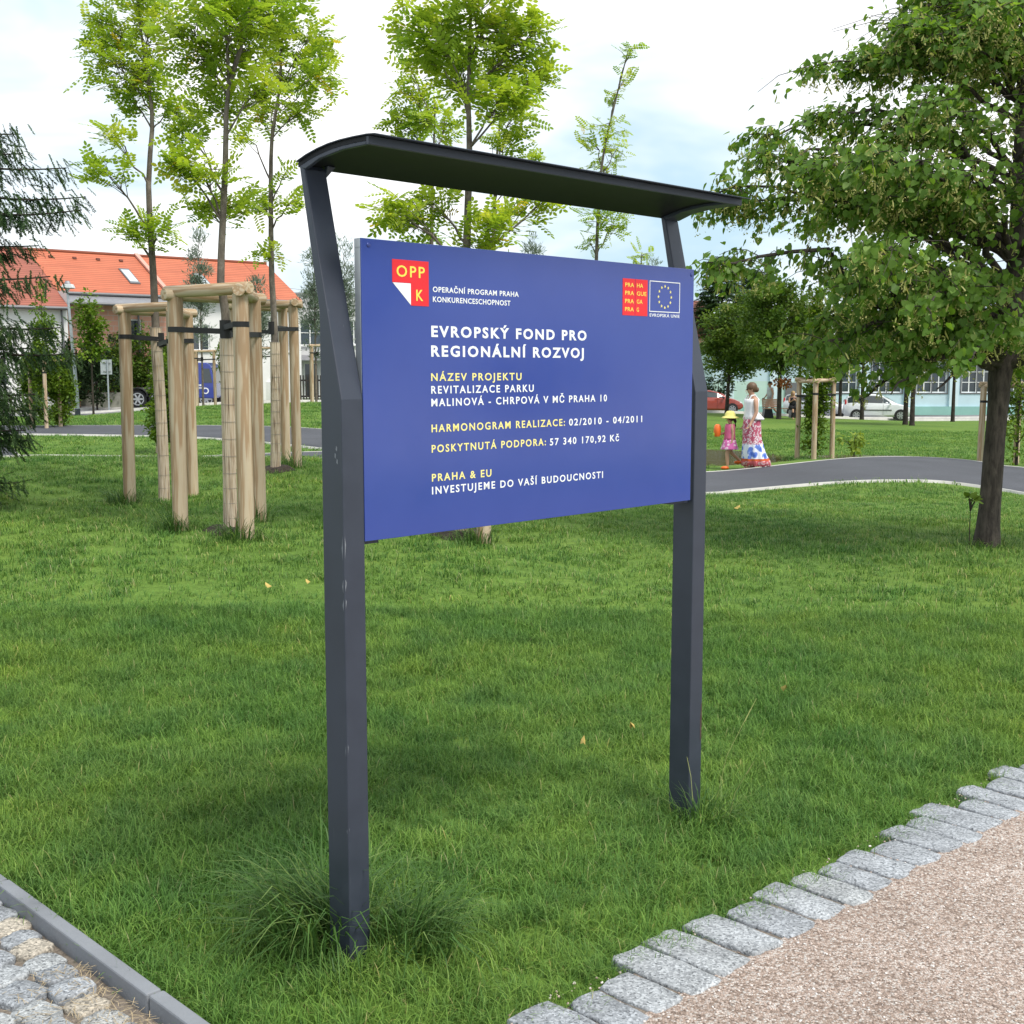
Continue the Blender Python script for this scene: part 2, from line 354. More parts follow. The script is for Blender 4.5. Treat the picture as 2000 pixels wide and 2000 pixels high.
def gravel_mat():
    m, t = newmat('gravel'); w = coords(t, 'World'); v = N(t, 'ShaderNodeTexVoronoi', i_Scale=150.0); L(t, w, v.inputs['Vector'])
    sx = N(t, 'ShaderNodeSeparateColor'); L(t, v.outputs['Color'], sx.inputs[0])
    c = ramp(t, sx.outputs[0], [(.0, (.20, .15, .125)), (.25, (.34, .26, .215)), (.55, (.48, .375, .32)), (.8, (.58, .50, .455)), (1, (.66, .63, .60))])
    d = ramp(t, v.outputs['Distance'], [(.0, (1.08, 1.08, 1.08)), (.55, (.72, .72, .72))])
    mu = N(t, 'ShaderNodeMixRGB', blend_type='MULTIPLY', i_0=1.0); L(t, c, mu.inputs[1]); L(t, d, mu.inputs[2])
    pt = ramp(t, noise(t, w, 1.6, 4, .6), [(.3, (.80, .77, .74)), (.7, (1.1, 1.09, 1.08))])
    m2 = N(t, 'ShaderNodeMixRGB', blend_type='MULTIPLY', i_0=1.0); L(t, mu.outputs[0], m2.inputs[1]); L(t, pt, m2.inputs[2])
    iv = N(t, 'ShaderNodeMath', operation='SUBTRACT', i_0=1.0); L(t, v.outputs['Distance'], iv.inputs[1])
    principled(t, m2.outputs[0], .85, 0, .25, bump(t, iv.outputs[0], .8, .005)); return m
M_GRAVEL = gravel_mat()

# lawn terrain, one sheet to the horizon
ys = np.concatenate([np.arange(-6, 3, .5), np.arange(3, 12, .15), np.arange(12, 36, .25), np.arange(36, 100, 1.0), np.geomspace(100, 900, 22)])
tt = np.linspace(-1, 1, 181)
YY, TT = np.meshgrid(ys, tt, indexing='ij'); XX = TT * (9 + .85 * (YY + 6)); ZZ = H(XX, YY)
nx = len(tt); idx = np.arange(len(ys) * nx).reshape(len(ys), nx)
q = np.stack([idx[:-1, :-1], idx[:-1, 1:], idx[1:, 1:], idx[1:, :-1]], -1).reshape(-1, 4)
g = arr_mesh('lawn', np.stack([XX, YY, ZZ], -1).reshape(-1, 3), [q], M_LAWN, smooth=True); tag(g, kind='structure')

def strip(name, C, w, m, dz, cross=7, off=0, skip=None):
    T = np.gradient(C, axis=0); T /= np.linalg.norm(T, axis=1)[:, None]; Nn = np.stack([-T[:, 1], T[:, 0]], -1)
    o = np.linspace(-.5, .5, cross); o = np.concatenate([[o[0]], o, [o[-1]]])[None] * (np.zeros(len(C)) + w)[:, None] + (np.zeros(len(C)) + off)[:, None]; cross += 2; X = C[:, None, 0] + Nn[:, None, 0] * o; Y = C[:, None, 1] + Nn[:, None, 1] * o
    Z = H(X, Y) + dz; Z[:, 0] -= .3; Z[:, -1] -= .3; I = np.arange(X.size).reshape(X.shape)
    q = np.stack([I[:-1, :-1], I[:-1, 1:], I[1:, 1:], I[1:, :-1]], -1)[:, ::-1]
    if skip is not None:
        keep = ~skip(X[:, cross // 2], Y[:, cross // 2]); q = q[keep[:-1] & keep[1:]]
    o = arr_mesh(name, np.stack([X, Y, Z], -1).reshape(-1, 3), [q.reshape(-1, 4)[:, ::-1]], m, smooth=False); return tag(o, kind='structure')
for i, (k, (C, w)) in enumerate(PATHS.items()):
    if i == 0:
        sv = np.linspace(0, 1, 11); XY = _ne[:, None] + (_fe - _ne)[:, None] * sv[None, :, None]; Z = H(XY[..., 0], XY[..., 1]) + .035; I = np.arange(Z.size).reshape(Z.shape)
        tag(arr_mesh('asphalt_path', np.concatenate([XY, Z[..., None]], -1).reshape(-1, 3), [np.stack([I[:-1, :-1], I[:-1, 1:], I[1:, 1:], I[1:, :-1]], -1).reshape(-1, 4)], M_ASPH), kind='structure')
    else: strip('asphalt_path', C, w, M_ASPH, .040, 9)
    oth = [v for kk, v in PATHS.items() if kk != k]
    for sg in (-1, 1):
        strip('path_kerb', C if i else (_ne if sg < 0 else _fe), .055, M_KERB, .042, 2, sg * (w / 2 + .025) if i else sg * -.02, lambda x, y: np.min([pdist(c2, x, y, w2) for c2, w2 in oth], 0) < .12)
strip('road', ROADL[0], ROADL[1], M_ROAD, .05, 9); strip('footway', FOOTL[0], FOOTL[1], M_ROAD, .06, 5)
for sg in (-1, 1): strip('road_kerb', ROADL[0], .25, M_KERB, .14, 3, sg * 3.1)
strip('pavement', ROADL[0], 2.0, M_ROAD, .13, 5, 6.6)

# pond
def water_mat():
    m, t = newmat('water'); w = coords(t, 'World', (1, 2.2, 1)); n = bump(t, noise(t, w, 2.6, 3), .10, .05)
    principled(t, (.085, .068, .026), .10, 0, .18, n, IOR=1.16); return m
a = np.linspace(0, 2 * math.pi, 72, endpoint=False); M_WATER = water_mat()
for po in (POND, POND2):
    mb = MB(); mb.add([(po[0] + 1.25 * po[2] * math.cos(t), po[1] + 1.25 * po[3] * math.sin(t), po[4] + .08) for t in a], [tuple(range(72))]); tag(mb.build('pond_water', M_WATER), kind='structure')

# gravel path, sett row, cobbles and their edging
def quad(name, pts, m, z):
    b = MB(); b.add([(p[0], p[1], z) for p in pts], [(0, 1, 2, 3)]); return tag(b.build(name, m), kind='structure')
SN = np.array([-SD[1], SD[0]]); KN = np.array([-KD[1], KD[0]])
X_ = SP - KP; den = KD[0] * SD[1] - KD[1] * SD[0]; CR = KP + KD * ((X_[0] * SD[1] - X_[1] * SD[0]) / den)   # where the two edges meet
quad('gravel_path', [CR - SD * .1 + SN * .03, CR + SD * 16 + SN * .03, CR + SD * 16 - SN * 7, CR - SD * .1 - SN * 7], M_GRAVEL, .027)
quad('joint_bed', [CR + SN * .01, CR + SD * 16 + SN * .01, CR + SD * 16 + SN * (SETT_W - .055), CR + SN * (SETT_W - .055)], M_SAND, .022)
quad('cobble_bed', [CR - KN * .02, CR - KD * 9 - KN * .02, CR - KD * 9 - KN * 6, CR - KN * 6], M_SAND, .005)
def stone(b, rn, c, lx, ly, rz, z0, z1, jit=.06, k=20, rv=None):
    O = []; ph = random.random() * 6
    for i in range(k):
        a = 2 * math.pi * (i + .5) / k; x, y = math.cos(a), math.sin(a); p = 13.0
        r = (abs(x) ** p + abs(y) ** p) ** (-1 / p) * (1 + random.uniform(-jit, jit)); O.append((x * r * lx / 2 + .003 * math.sin(5 * a + ph), y * r * ly / 2 + .004 * math.sin(3 * a + ph)))
    ca, sa = math.cos(rz), math.sin(rz); tx, ty = random.uniform(-.03, .03), random.uniform(-.03, .03)
    def ring(f, z): return [(c[0] + (x * ca - y * sa) * f, c[1] + (x * sa + y * ca) * f, z + tx * x + ty * y) for x, y in O]
    n0 = len(b.v); hh = z1 - z0
    q = lambda m_: 1 - 2 * m_ / min(lx, ly) * .55
    b.rings([ring(1.0, z0), ring(1.0, z1 - .009), ring(q(.002), z1 - .003), ring(q(.007), z1), ring(.5, z1 + random.uniform(-.001, .003))], cap0=False)
    rn += [rv if rv is not None else random.random()] * (len(b.v) - n0)
def stones_build(name, b, rn):
    o = b.build(name, M_SETT, smooth=60); a = o.data.attributes.new('rnd', 'FLOAT', 'POINT'); a.data.foreach_set('value', rn); return tag(o, kind='structure')
b, rn = MB(), []; s = .0
ang = math.atan2(SD[1], SD[0])
while s < 12:
    l = random.uniform(.12, .165); wv = SETT_W + random.choice([-.045, -.025, -.01, .01, .025, .05]); c = CR + SD * (s + l / 2) + SN * (wv / 2 + random.uniform(-.012, .010))
    stone(b, rn, c, l, wv, ang + random.uniform(-.05, .05), -.01, random.uniform(.0295, .034), .025, rv=random.uniform(.2, .85)); s += l + random.uniform(.010, .019)
stones_build('sett_row', b, rn)
b, rn = MB(), []; ka = math.atan2(KD[1], KD[0]); row = 0; dd = .10
while dd < 2.6:
    s = -.2 + random.uniform(0, .08)
    while s < 5:
        l = random.uniform(.085, .13); c = CR - KD * s - KN * (dd + .03 * math.sin(s * 2.2))
        if -.8 < c[0] + 9 and c[1] > -1: stone(b, rn, c, l, random.uniform(.095, .125), ka + .12 + random.uniform(-.12, .12), -.02, random.uniform(.018, .030), .05, 16)
        s += l + random.uniform(.003, .011)
    dd += .116
stones_build('cobbles', b, rn)
b = MB(); s = -.05
while s < 9:
    c = CR - KD * (s + .498); b.box((c[0], c[1], .0), (.994, .044, .13), 0, ka + random.uniform(-.004, .004)); s += 1.0
tag(b.build('lawn_edging', mat('grey_concrete', (.20, .21, .23), .75, vs=2.5, var=.25, bs=70, space='World'), bevel=.006), kind='structure')

# ---------------------------------------------------------------- scattering (mesh points + instances inside one object)
def scatter(name, temps, P, rot, scl, var, mats, kind='stuff'):
    V, Fq, tid, rr = [], {}, [], []
    for k, (tv, tf, tr) in enumerate(temps):
        b0 = len(V); V += [tuple(p) for p in tv]; tid += [k] * len(tv); rr += list(tr)
        for q in tf: Fq.setdefault(len(q), []).append([i + b0 for i in q])
    nt0 = len(V); n = len(P); V = np.concatenate([np.array(V), P]); tid = np.concatenate([tid, np.full(n, -1)])
    o = arr_mesh(name, V, [np.array(q) for q in Fq.values()], mats, np.concatenate([rr, np.zeros(n)])); me = o.data
    def attr(nm, ty, val, key):
        a = me.attributes.new(nm, ty, 'POINT'); a.data.foreach_set(key, np.ascontiguousarray(val).ravel())
    pad = lambda A: np.concatenate([np.zeros((nt0,) + A.shape[1:], A.dtype), A])
    attr('tid', 'INT', tid.astype(np.int32), 'value'); attr('var', 'INT', pad(var.astype(np.int32)), 'value')
    attr('rot', 'FLOAT_VECTOR', pad(rot.astype(np.float32)), 'vector'); attr('scl', 'FLOAT_VECTOR', pad(scl.astype(np.float32)), 'vector')
    gt = bpy.data.node_groups.new(name + '_scatter', 'GeometryNodeTree')
    gt.interface.new_socket('Geometry', in_out='INPUT', socket_type='NodeSocketGeometry'); gt.interface.new_socket('Geometry', in_out='OUTPUT', socket_type='NodeSocketGeometry')
    gi = gt.nodes.new('NodeGroupInput'); go = gt.nodes.new('NodeGroupOutput')
    def na(nm, ty):
        a = gt.nodes.new('GeometryNodeInputNamedAttribute'); a.data_type = ty; a.inputs[0].default_value = nm; return [s_ for s_ in a.outputs if s_.enabled and s_.name == 'Attribute'][0]
    ti = na('tid', 'INT')
    def sep(k):
        c = gt.nodes.new('FunctionNodeCompare'); c.data_type = 'INT'; c.operation = 'EQUAL'
        ins = [s_ for s_ in c.inputs if s_.enabled]; gt.links.new(ti, ins[0]); ins[1].default_value = k
        sp = gt.nodes.new('GeometryNodeSeparateGeometry'); sp.domain = 'POINT'; gt.links.new(gi.outputs[0], sp.inputs[0]); gt.links.new(c.outputs[0], sp.inputs[1]); return sp.outputs[0]
    jn = gt.nodes.new('GeometryNodeGeometryToInstance'); jj = gt.nodes.new('GeometryNodeJoinGeometry')
    gt.nodes.remove(jn)
    for k in range(len(temps)):
        g2 = gt.nodes.new('GeometryNodeGeometryToInstance'); gt.links.new(sep(k), g2.inputs[0]); gt.links.new(g2.outputs[0], jj.inputs[0])
    ip = gt.nodes.new('GeometryNodeInstanceOnPoints'); gt.links.new(sep(-1), ip.inputs['Points']); gt.links.new(jj.outputs[0], ip.inputs['Instance'])
    ip.inputs['Pick Instance'].default_value = True; gt.links.new(na('var', 'INT'), ip.inputs['Instance Index'])
    gt.links.new(na('rot', 'FLOAT_VECTOR'), ip.inputs['Rotation']); gt.links.new(na('scl', 'FLOAT_VECTOR'), ip.inputs['Scale'])
    gt.links.new(ip.outputs[0], go.inputs[0])
    md = o.modifiers.new('scatter', 'NODES'); md.node_group = gt
    return tag(o, kind=kind)

def blade(V, Fq, rr, base, ang, L_, w, lean, curl, r):
    d = np.array([math.cos(ang), math.sin(ang), 0]); sd = np.array([-d[1], d[0], 0]); b = len(V)
    for i, (t, ww) in enumerate(((0, 1.), (.4, .9), (.75, .6), (1, 0))):
        o = lean * t + curl * t * t; p = np.array(base) + d * L_ * math.sin(min(o, 1.9)) * t + np.array([0, 0, L_ * t * math.cos(min(o, 1.5))])
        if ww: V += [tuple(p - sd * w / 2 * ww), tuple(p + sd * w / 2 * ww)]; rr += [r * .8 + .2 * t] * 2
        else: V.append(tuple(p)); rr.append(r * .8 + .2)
    Fq += [(b, b + 1, b + 3, b + 2), (b + 2, b + 3, b + 5, b + 4), (b + 4, b + 5, b + 6)]
def tuft(nb, rad, hl, hw, w, lean, seed):
    random.seed(seed); V, Fq, rr = [], [], []; dom = random.uniform(0, 6.28)
    for _ in range(nb):
        a = random.uniform(0, 6.28); r = rad * math.sqrt(random.random()); al = random.gauss(dom, 1.1) if random.random() < .6 else random.uniform(0, 6.28)
        dry = random.random() < .045
        blade(V, Fq, rr, (r * math.cos(a), r * math.sin(a), -.005), al, random.uniform(hl, hw), w * random.uniform(.7, 1.25), random.uniform(.05, lean), random.uniform(.0, .9), random.uniform(.9, 1.1) if dry else random.uniform(.05, .78))
    return V, Fq, rr
def grass_mat():
    m, t = newmat('grass_blades'); a = N(t, 'ShaderNodeAttribute', attribute_name='rnd')
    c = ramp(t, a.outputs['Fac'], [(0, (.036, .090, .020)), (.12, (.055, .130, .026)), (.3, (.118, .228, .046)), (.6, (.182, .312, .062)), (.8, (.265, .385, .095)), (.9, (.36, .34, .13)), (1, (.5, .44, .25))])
    w = coords(t, 'World', (1, 1, 0)); big = ramp(t, noise(t, w, .55, 4, .6), [(.32, (.68, .84, .82)), (.5, (1, 1, 1)), (.68, (1.34, 1.16, .95))])
    mu = N(t, 'ShaderNodeMixRGB', blend_type='MULTIPLY', i_0=1.0); L(t, c, mu.inputs[1]); L(t, big, mu.inputs[2])
    md = ramp(t, noise(t, w, 3.2, 4, .6), [(.33, (.7, .8, .9)), (.66, (1.12, 1.1, .95))])
    m2 = N(t, 'ShaderNodeMixRGB', blend_type='MULTIPLY', i_0=1.0); L(t, mu.outputs[0], m2.inputs[1]); L(t, md, m2.inputs[2])
    p = N(t, 'ShaderNodeBsdfPrincipled'); L(t, m2.outputs[0], p.inputs['Base Color']); p.inputs['Roughness'].default_value = .5; p.inputs['Specular IOR Level'].default_value = .18
    tr = N(t, 'ShaderNodeBsdfTranslucent'); L(t, m2.outputs[0], tr.inputs[0]); ms = N(t, 'ShaderNodeMixShader', i_0=.35)
    L(t, p.outputs[0], ms.inputs[1]); L(t, tr.outputs[0], ms.inputs[2]); o = N(t, 'ShaderNodeOutputMaterial'); L(t, ms.outputs[0], o.inputs[0]); return m
M_GRASS = grass_mat()
def vnoise(x, y, s, seed=0):                           # cheap value noise for length and density patches
    x = x * s; y = y * s; xi = np.floor(x).astype(int); yi = np.floor(y).astype(int); fx = x - xi; fy = y - yi
    hh = lambda i, j: np.modf(np.abs(np.sin(i * 127.1 + j * 311.7 + seed * 17.3)) * 43758.5453)[0]
    fx = fx * fx * (3 - 2 * fx); fy = fy * fy * (3 - 2 * fy)
    return (hh(xi, yi) * (1 - fx) + hh(xi + 1, yi) * fx) * (1 - fy) + (hh(xi, yi + 1) * (1 - fx) + hh(xi + 1, yi + 1) * fx) * fy
def on_lawn(x, y, m=.0):
    rag = .05 * (vnoise(x, y, 6, 3) - .5) + .05 * (vnoise(x, y, 16, 5) - .5)
    k = (kerb_d(x, y) > .035 + m) & (sett_d(x, y) > SETT_W - .045 + rag * 1.6 + m)
    for C, w in PATHS.values(): k &= pdist(C, x, y, w) > .08
    k &= pdist(*[ROADL[0], x, y]) > 3.3
    k &= pdist(FOOTL[0], x, y) > .9
    for po in (POND, POND2): k &= ((x - po[0]) / po[2]) ** 2 + ((y - po[1]) / po[3]) ** 2 > 1.1
    return k
def sow(y0, y1, dens, margin=.52):
    A = (y1 - y0) * (y0 + y1) * margin + 2 * (y1 - y0) * .4; n = int(A * dens)
    y = rng.uniform(y0, y1, n * 2); keep = rng.uniform(0, 1, n * 2) < (y * margin + .4) / (y1 * margin + .4); y = y[keep][:n]
    x = rng.uniform(-1, 1, len(y)) * (y * margin + .4); k = on_lawn(x, y); x, y = x[k], y[k]; return np.stack([x, y, H(x, y)], -1)
def field(name, temps, P, hs, flat=1.0):
    n = len(P); rot = np.stack([rng.normal(0, .08, n), rng.normal(0, .08, n), rng.uniform(0, 6.28, n)], -1)
    s = rng.uniform(.8, 1.2, n) * hs; return scatter(name, temps, P, rot, np.stack([flat * np.sqrt(s), flat * np.sqrt(s), s], -1), rng.integers(0, len(temps), n), M_GRASS)
# ---------------------------------------------------------------- grass
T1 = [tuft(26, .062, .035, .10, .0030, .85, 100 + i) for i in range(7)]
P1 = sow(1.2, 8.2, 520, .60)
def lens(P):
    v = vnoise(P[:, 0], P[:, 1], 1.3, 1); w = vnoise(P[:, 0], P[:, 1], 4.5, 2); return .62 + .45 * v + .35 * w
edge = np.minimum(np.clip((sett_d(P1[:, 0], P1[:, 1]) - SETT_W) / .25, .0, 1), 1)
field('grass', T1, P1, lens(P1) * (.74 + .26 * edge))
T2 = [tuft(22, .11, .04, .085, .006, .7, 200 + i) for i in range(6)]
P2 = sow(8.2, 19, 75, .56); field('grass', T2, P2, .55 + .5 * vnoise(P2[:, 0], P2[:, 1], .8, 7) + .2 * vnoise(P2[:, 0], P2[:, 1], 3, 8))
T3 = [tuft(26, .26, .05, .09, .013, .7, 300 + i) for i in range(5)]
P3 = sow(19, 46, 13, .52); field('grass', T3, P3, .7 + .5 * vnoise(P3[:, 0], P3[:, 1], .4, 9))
random.seed(5)
M_TUFT = leafmat('tuft_grass', [(0, (.034, .085, .020)), (.3, (.070, .150, .034)), (.6, (.125, .225, .05)), (1, (.26, .33, .11))], .3, .45, (1.2, 1.15, .7))
def big_tuft(c, n, hl, hh, rad, label, lean=.6, wid=.004, bias=None):
    V, Fq, rr = [], [], []
    for _ in range(n):
        a = random.uniform(0, 6.28); r = rad * random.random() ** .7; al = a + random.gauss(0, .5)
        if bias is not None and random.random() < .5: al = bias + random.gauss(0, .6)
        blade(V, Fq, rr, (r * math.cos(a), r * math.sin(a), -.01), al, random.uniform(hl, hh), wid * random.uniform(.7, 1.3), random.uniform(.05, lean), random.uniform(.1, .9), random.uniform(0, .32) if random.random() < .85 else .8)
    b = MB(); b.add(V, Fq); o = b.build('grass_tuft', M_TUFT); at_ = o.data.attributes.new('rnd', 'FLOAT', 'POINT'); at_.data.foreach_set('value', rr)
    o.location = c; return tag(o, label, 'grass tuft')
# ---------------------------------------------------------------- information sign
SA = R(45.75); SE = np.array([math.cos(SA), math.sin(SA), 0]); SO = np.array([-.405, 3.40, 0])
sign = empty('information_sign', tuple(SO), SA, 'dark grey steel sign stand with curved canopy holding a blue project board on the lawn', 'information sign')
# local axes: x along the board, y towards the back, z up
def paint_mat():
    m, t = newmat('anthracite_paint'); v = coords(t, 'Object'); a = noise(t, v, 9, 4, .6); f = noise(t, coords(t, 'Object', (60, 60, 5)), 1.3, 3, .5)
    c = ramp(t, a, [(.3, (.028, .034, .052)), (.7, (.036, .043, .064))])
    sc_ = ramp(t, f, [(.73, (0, 0, 0)), (.78, (.35, .35, .35))]); mx = N(t, 'ShaderNodeMixRGB'); L(t, sc_, mx.inputs[0]); L(t, c, mx.inputs[1]); mx.inputs[2].default_value = (.16, .17, .19, 1)
    principled(t, mx.outputs[0], ramp(t, a, [(.3, (.38,) * 3), (.7, (.5,) * 3)]), 0, .5, bump(t, noise(t, v, 300, 2), .12, .001)); return m
M_STEEL = paint_mat()
def post(u0, u1):
    prof = [(0, -.25), (0, 1.616), (.147, 2.238), (.172, 2.262), (.092, 1.856), (.0945, -.25)]   # (back, up)
    b = MB(); b.prism([(u0, y, z) for y, z in prof], (u1 - u0, 0, 0)); return b.build('post', M_STEEL, sign, bevel=.0035)
post(-.078, -.004); post(1.533, 1.609)
U0, U1 = -.078, 1.609
top = [(.174, 2.2575), (.13, 2.2705), (.08, 2.281), (.03, 2.288), (-.02, 2.2915), (-.075, 2.2925), (-.13, 2.292)]
b = MB()
ring = lambda u: [(u, y, z) for y, z in top] + [(u, y, z - .012) for y, z in reversed(top)]
b.rings([ring(U0), ring(U1)])
M_UNDER = mat('shaded_under_paint', (.012, .0125, .016), .55, 0, .2, vs=9, var=.15)  # darker copy of the anthracite, underside shade put into the colour
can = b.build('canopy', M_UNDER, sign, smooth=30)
b = MB()
for u0, u1 in ((U0, U0 + .012), (U1 - .074, U1)):      # end ribs under the plate
    rib = [(u0, y, z - .012) for y, z in top[:-1]] + [(u0, -.118, 2.28), (u0, -.118, 2.2705), (u0, -.02, 2.2695), (u0, .08, 2.258), (u0, .142, 2.238)]
    b = MB(); b.prism(rib, (u1 - u0, 0, 0)); b.build('rib', M_STEEL, can, bevel=.002)
b = MB(); b.prism([(U0 - .0005, -.1185, 2.2923), (U0 - .0005, -.1305, 2.2923), (U0 - .0005, -.1305, 2.2695), (U0 - .0005, -.1185, 2.2695)], (U1 - U0 + .001, 0, 0)); b.build('fascia', M_STEEL, can, bevel=.002)
b = MB(); b.prism([(U0 - .008, y, z + .0012) for y, z in top[:1]] + [(U0 - .008, y, z + .0012) for y, z in top[1:]] + [(U0 - .008, -.163, 2.2905), (U0 - .008, -.163, 2.2928)] + [(U0 - .008, y, z + .0035) for y, z in reversed(top)], (U1 - U0 + .016, 0, 0))
b.build('roof_sheet', M_STEEL, can)
b = MB(); b.prism([(-.004, .14, 2.255), (.026, .14, 2.253), (-.004, .15, 2.218)], (0, .015, 0)); b.build('gusset', M_STEEL, can, bevel=.003)
M_SCUFF = mat('scuff', (.19, .20, .225), .7, vs=60, var=.3); M_RUST2 = mat('rust', (.075, .048, .040), .9, vs=50, var=.4)
def mark(name, m, pts, parent=sign): b = MB(); b.add(pts, [tuple(range(len(pts)))]); return b.build(name, m, parent)
for z0, z1, wd_ in ((1.175, 1.245, .0045), (1.085, 1.125, .005), (1.035, 1.07, .004), (.62, .66, .002), (.40, .415, .002)):
    mark('scuff', M_SCUFF, [(-.0785, .004, z0), (-.0785, .004 + wd_, (z0 + z1) / 2), (-.0785, .003, z1)]); mark('scuff', M_SCUFF, [(-.075, -.0006, z0 + .005), (-.075 + wd_, -.0006, (z0 + z1) / 2 + .01), (-.0745, -.0006, z1)])
for y, z in ((.022, 1.475), (.028, 1.455), (.02, 1.44)): mark('scuff', M_SCUFF, [(-.0786, y, z), (-.0786, y + .006, z + .004), (-.0786, y + .004, z + .016), (-.0786, y - .001, z + .012)])
mark('rust_patch', M_RUST2, [(1.598, -.0006, .30), (1.606, -.0006, .31), (1.6065, -.0006, .44), (1.602, -.0006, .45), (1.597, -.0006, .38)])
# board
def board_mat():
    m, t = newmat('blue_print'); v = coords(t, 'Object'); a = noise(t, v, 3, 4, .6)
    principled(t, ramp(t, a, [(.3, (.036, .062, .270)), (.7, (.040, .069, .292))]), ramp(t, noise(t, v, 7, 5, .65), [(.3, (.11,) * 3), (.75, (.19,) * 3)]), 0, .5, bump(t, noise(t, v, 1.5, 2), .14, .012)); return m
PU0, PU1, PZ0, PZ1 = -.004, 1.510, 1.2225, 2.0495
b = MB(); b.box(((PU0 + PU1) / 2, .0015, (PZ0 + PZ1) / 2), (PU1 - PU0, .005, PZ1 - PZ0)); panel = b.build('board', board_mat(), sign, bevel=.0012)
M_ALU = mat('aluminium', (.56, .58, .60), .38, .85, vs=20, var=.1)
b = MB(); b.box(((PU0 + PU1) / 2, .0165, PZ1 - .0125), (PU1 - PU0, .025, .025)); b.box(((PU0 + PU1) / 2, .0165, PZ0 + .0125), (PU1 - PU0, .025, .025))
for u in (PU0 + .0125, PU1 - .0125): b.box((u, .0165, (PZ0 + PZ1) / 2), (.025, .025, PZ1 - PZ0 - .05))
b.build('board_frame', M_ALU, panel, bevel=.001)
b = MB(); b.box((.03, .055, PZ0 - .006), (.07, .06, .012)); b.build('bracket', M_STEEL, sign); b = MB(); b.box((1.48, .055, PZ0 - .006), (.10, .06, .012)); b.build('bracket', M_STEEL, sign)
M_WHITE = mat('white_print', (.80, .82, .82), .35, var=.03); M_YEL = mat('yellow_print', (.80, .68, .10), .35, var=.03); M_RED = mat('red_print', (.70, .022, .030), .32, var=.04)
M_YEL2 = mat('pale_yellow_print', (.83, .74, .26), .35, var=.03)
FY = -.0010                                           # front of the board
def flat(name, poly, m, d=.0010, off=0): b = MB(); b.prism([(u, FY - off, z) for u, z in poly], (0, -d, 0)); return b.build(name, m, panel)
def rect(u0, z0, u1, z1): return [(u0, z0), (u1, z0), (u1, z1), (u0, z1)]
def lettering(txt, u0, u1, z, capH, m, off=0, bold=.012, space=1.06):
    c = bpy.data.curves.new('lettering', 'FONT'); c.body = txt; c.extrude = .0005; c.offset = bold; c.space_character = space; c.resolution_u = 3
    o = bpy.data.objects.new('lettering', c); COL.objects.link(o)
    dg = bpy.context.evaluated_depsgraph_get(); me = bpy.data.meshes.new_from_object(o.evaluated_get(dg)); bpy.data.objects.remove(o); bpy.data.curves.remove(c)
    V = np.array([v.co for v in me.vertices]); base = [txt]; x0, x1 = V[:, 0].min(), V[:, 0].max()
    cap = CAPH; V2 = np.empty_like(V); V2[:, 0] = u0 + (V[:, 0] - x0) * (u1 - u0) / (x1 - x0); V2[:, 2] = z + (V[:, 1] + bold) * capH / (cap + 2 * bold); V2[:, 1] = FY - off - .0004 - V[:, 2] / .0005 * .0003
    me.vertices.foreach_set('co', V2.ravel().astype(np.float32)); me.materials.clear(); me.materials.append(m); me.flip_normals() if False else None; me.update(); return link('lettering', me, panel)
def cap_height():
    c = bpy.data.curves.new('x', 'FONT'); c.body = 'E'; o = bpy.data.objects.new('x', c); COL.objects.link(o)
    dg = bpy.context.evaluated_depsgraph_get(); me = bpy.data.meshes.new_from_object(o.evaluated_get(dg)); hgt = max(v.co.y for v in me.vertices) - min(v.co.y for v in me.vertices)
    bpy.data.objects.remove(o); bpy.data.curves.remove(c); bpy.data.meshes.remove(me); return hgt
CAPH = cap_height()
W, Y = M_WHITE, M_YEL2
for a in [('OPERAČNÍ PROGRAM PRAHA', .255, .608, 1.9165, .0152, W), ('KONKURENCESCHOPNOST', .255, .572, 1.8885, .0152, W), ('EVROPSKÝ FOND PRO', .248, .926, 1.789, .032, W), ('REGIONÁLNÍ ROZVOJ', .247, .913, 1.733, .032, W),
          ('NÁZEV PROJEKTU', .246, .621, 1.6635, .0222, Y), ('REVITALIZACE PARKU', .246, .676, 1.627, .0222, W), ('MALINOVÁ - CHRPOVÁ V MČ PRAHA 10', .246, 1.032, 1.5905, .0222, W),
          ('HARMONOGRAM REALIZACE:', .246, .823, 1.516, .0222, Y), ('02/2010 - 04/2011', .843, 1.222, 1.5155, .0222, W), ('POSKYTNUTÁ PODPORA:', .246, .733, 1.457, .0222, Y), ('57 340 170,92 Kč', .752, 1.098, 1.4555, .0222, W),
          ('PRAHA & EU', .246, .489, 1.373, .0222, Y), ('INVESTUJEME DO VAŠÍ BUDOUCNOSTI', .246, 1.015, 1.3355, .0222, W), ('EVROPSKÁ UNIE', 1.257, 1.427, 1.8765, .0105, W)]:
    big = a[4] > .03; lettering(*a, bold=(.006 if a[4] < .012 else .016) if a[4] < .03 else .032, space=1.12 if a[4] < .02 else 1.3)
flat('logo_square', [(.104, 2.0), (.239, 2.0), (.239, 1.875), (.172, 1.875), (.172, 1.937), (.104, 1.937)][::-1], M_RED)
flat('logo_fold', [(.1055, 1.9362), (.1713, 1.9362), (.1713, 1.8765)], M_WHITE)
lettering('OPP', .119, .224, 1.953, .031, M_YEL, off=.001, bold=.012, space=1.25); lettering('K', .191, .217, 1.889, .031, M_YEL, off=.001, bold=.012)
flat('logo_square', rect(1.109, 1.877, 1.1745, 1.999), M_RED); flat('logo_square', rect(1.1765, 1.877, 1.243, 1.999), M_RED)
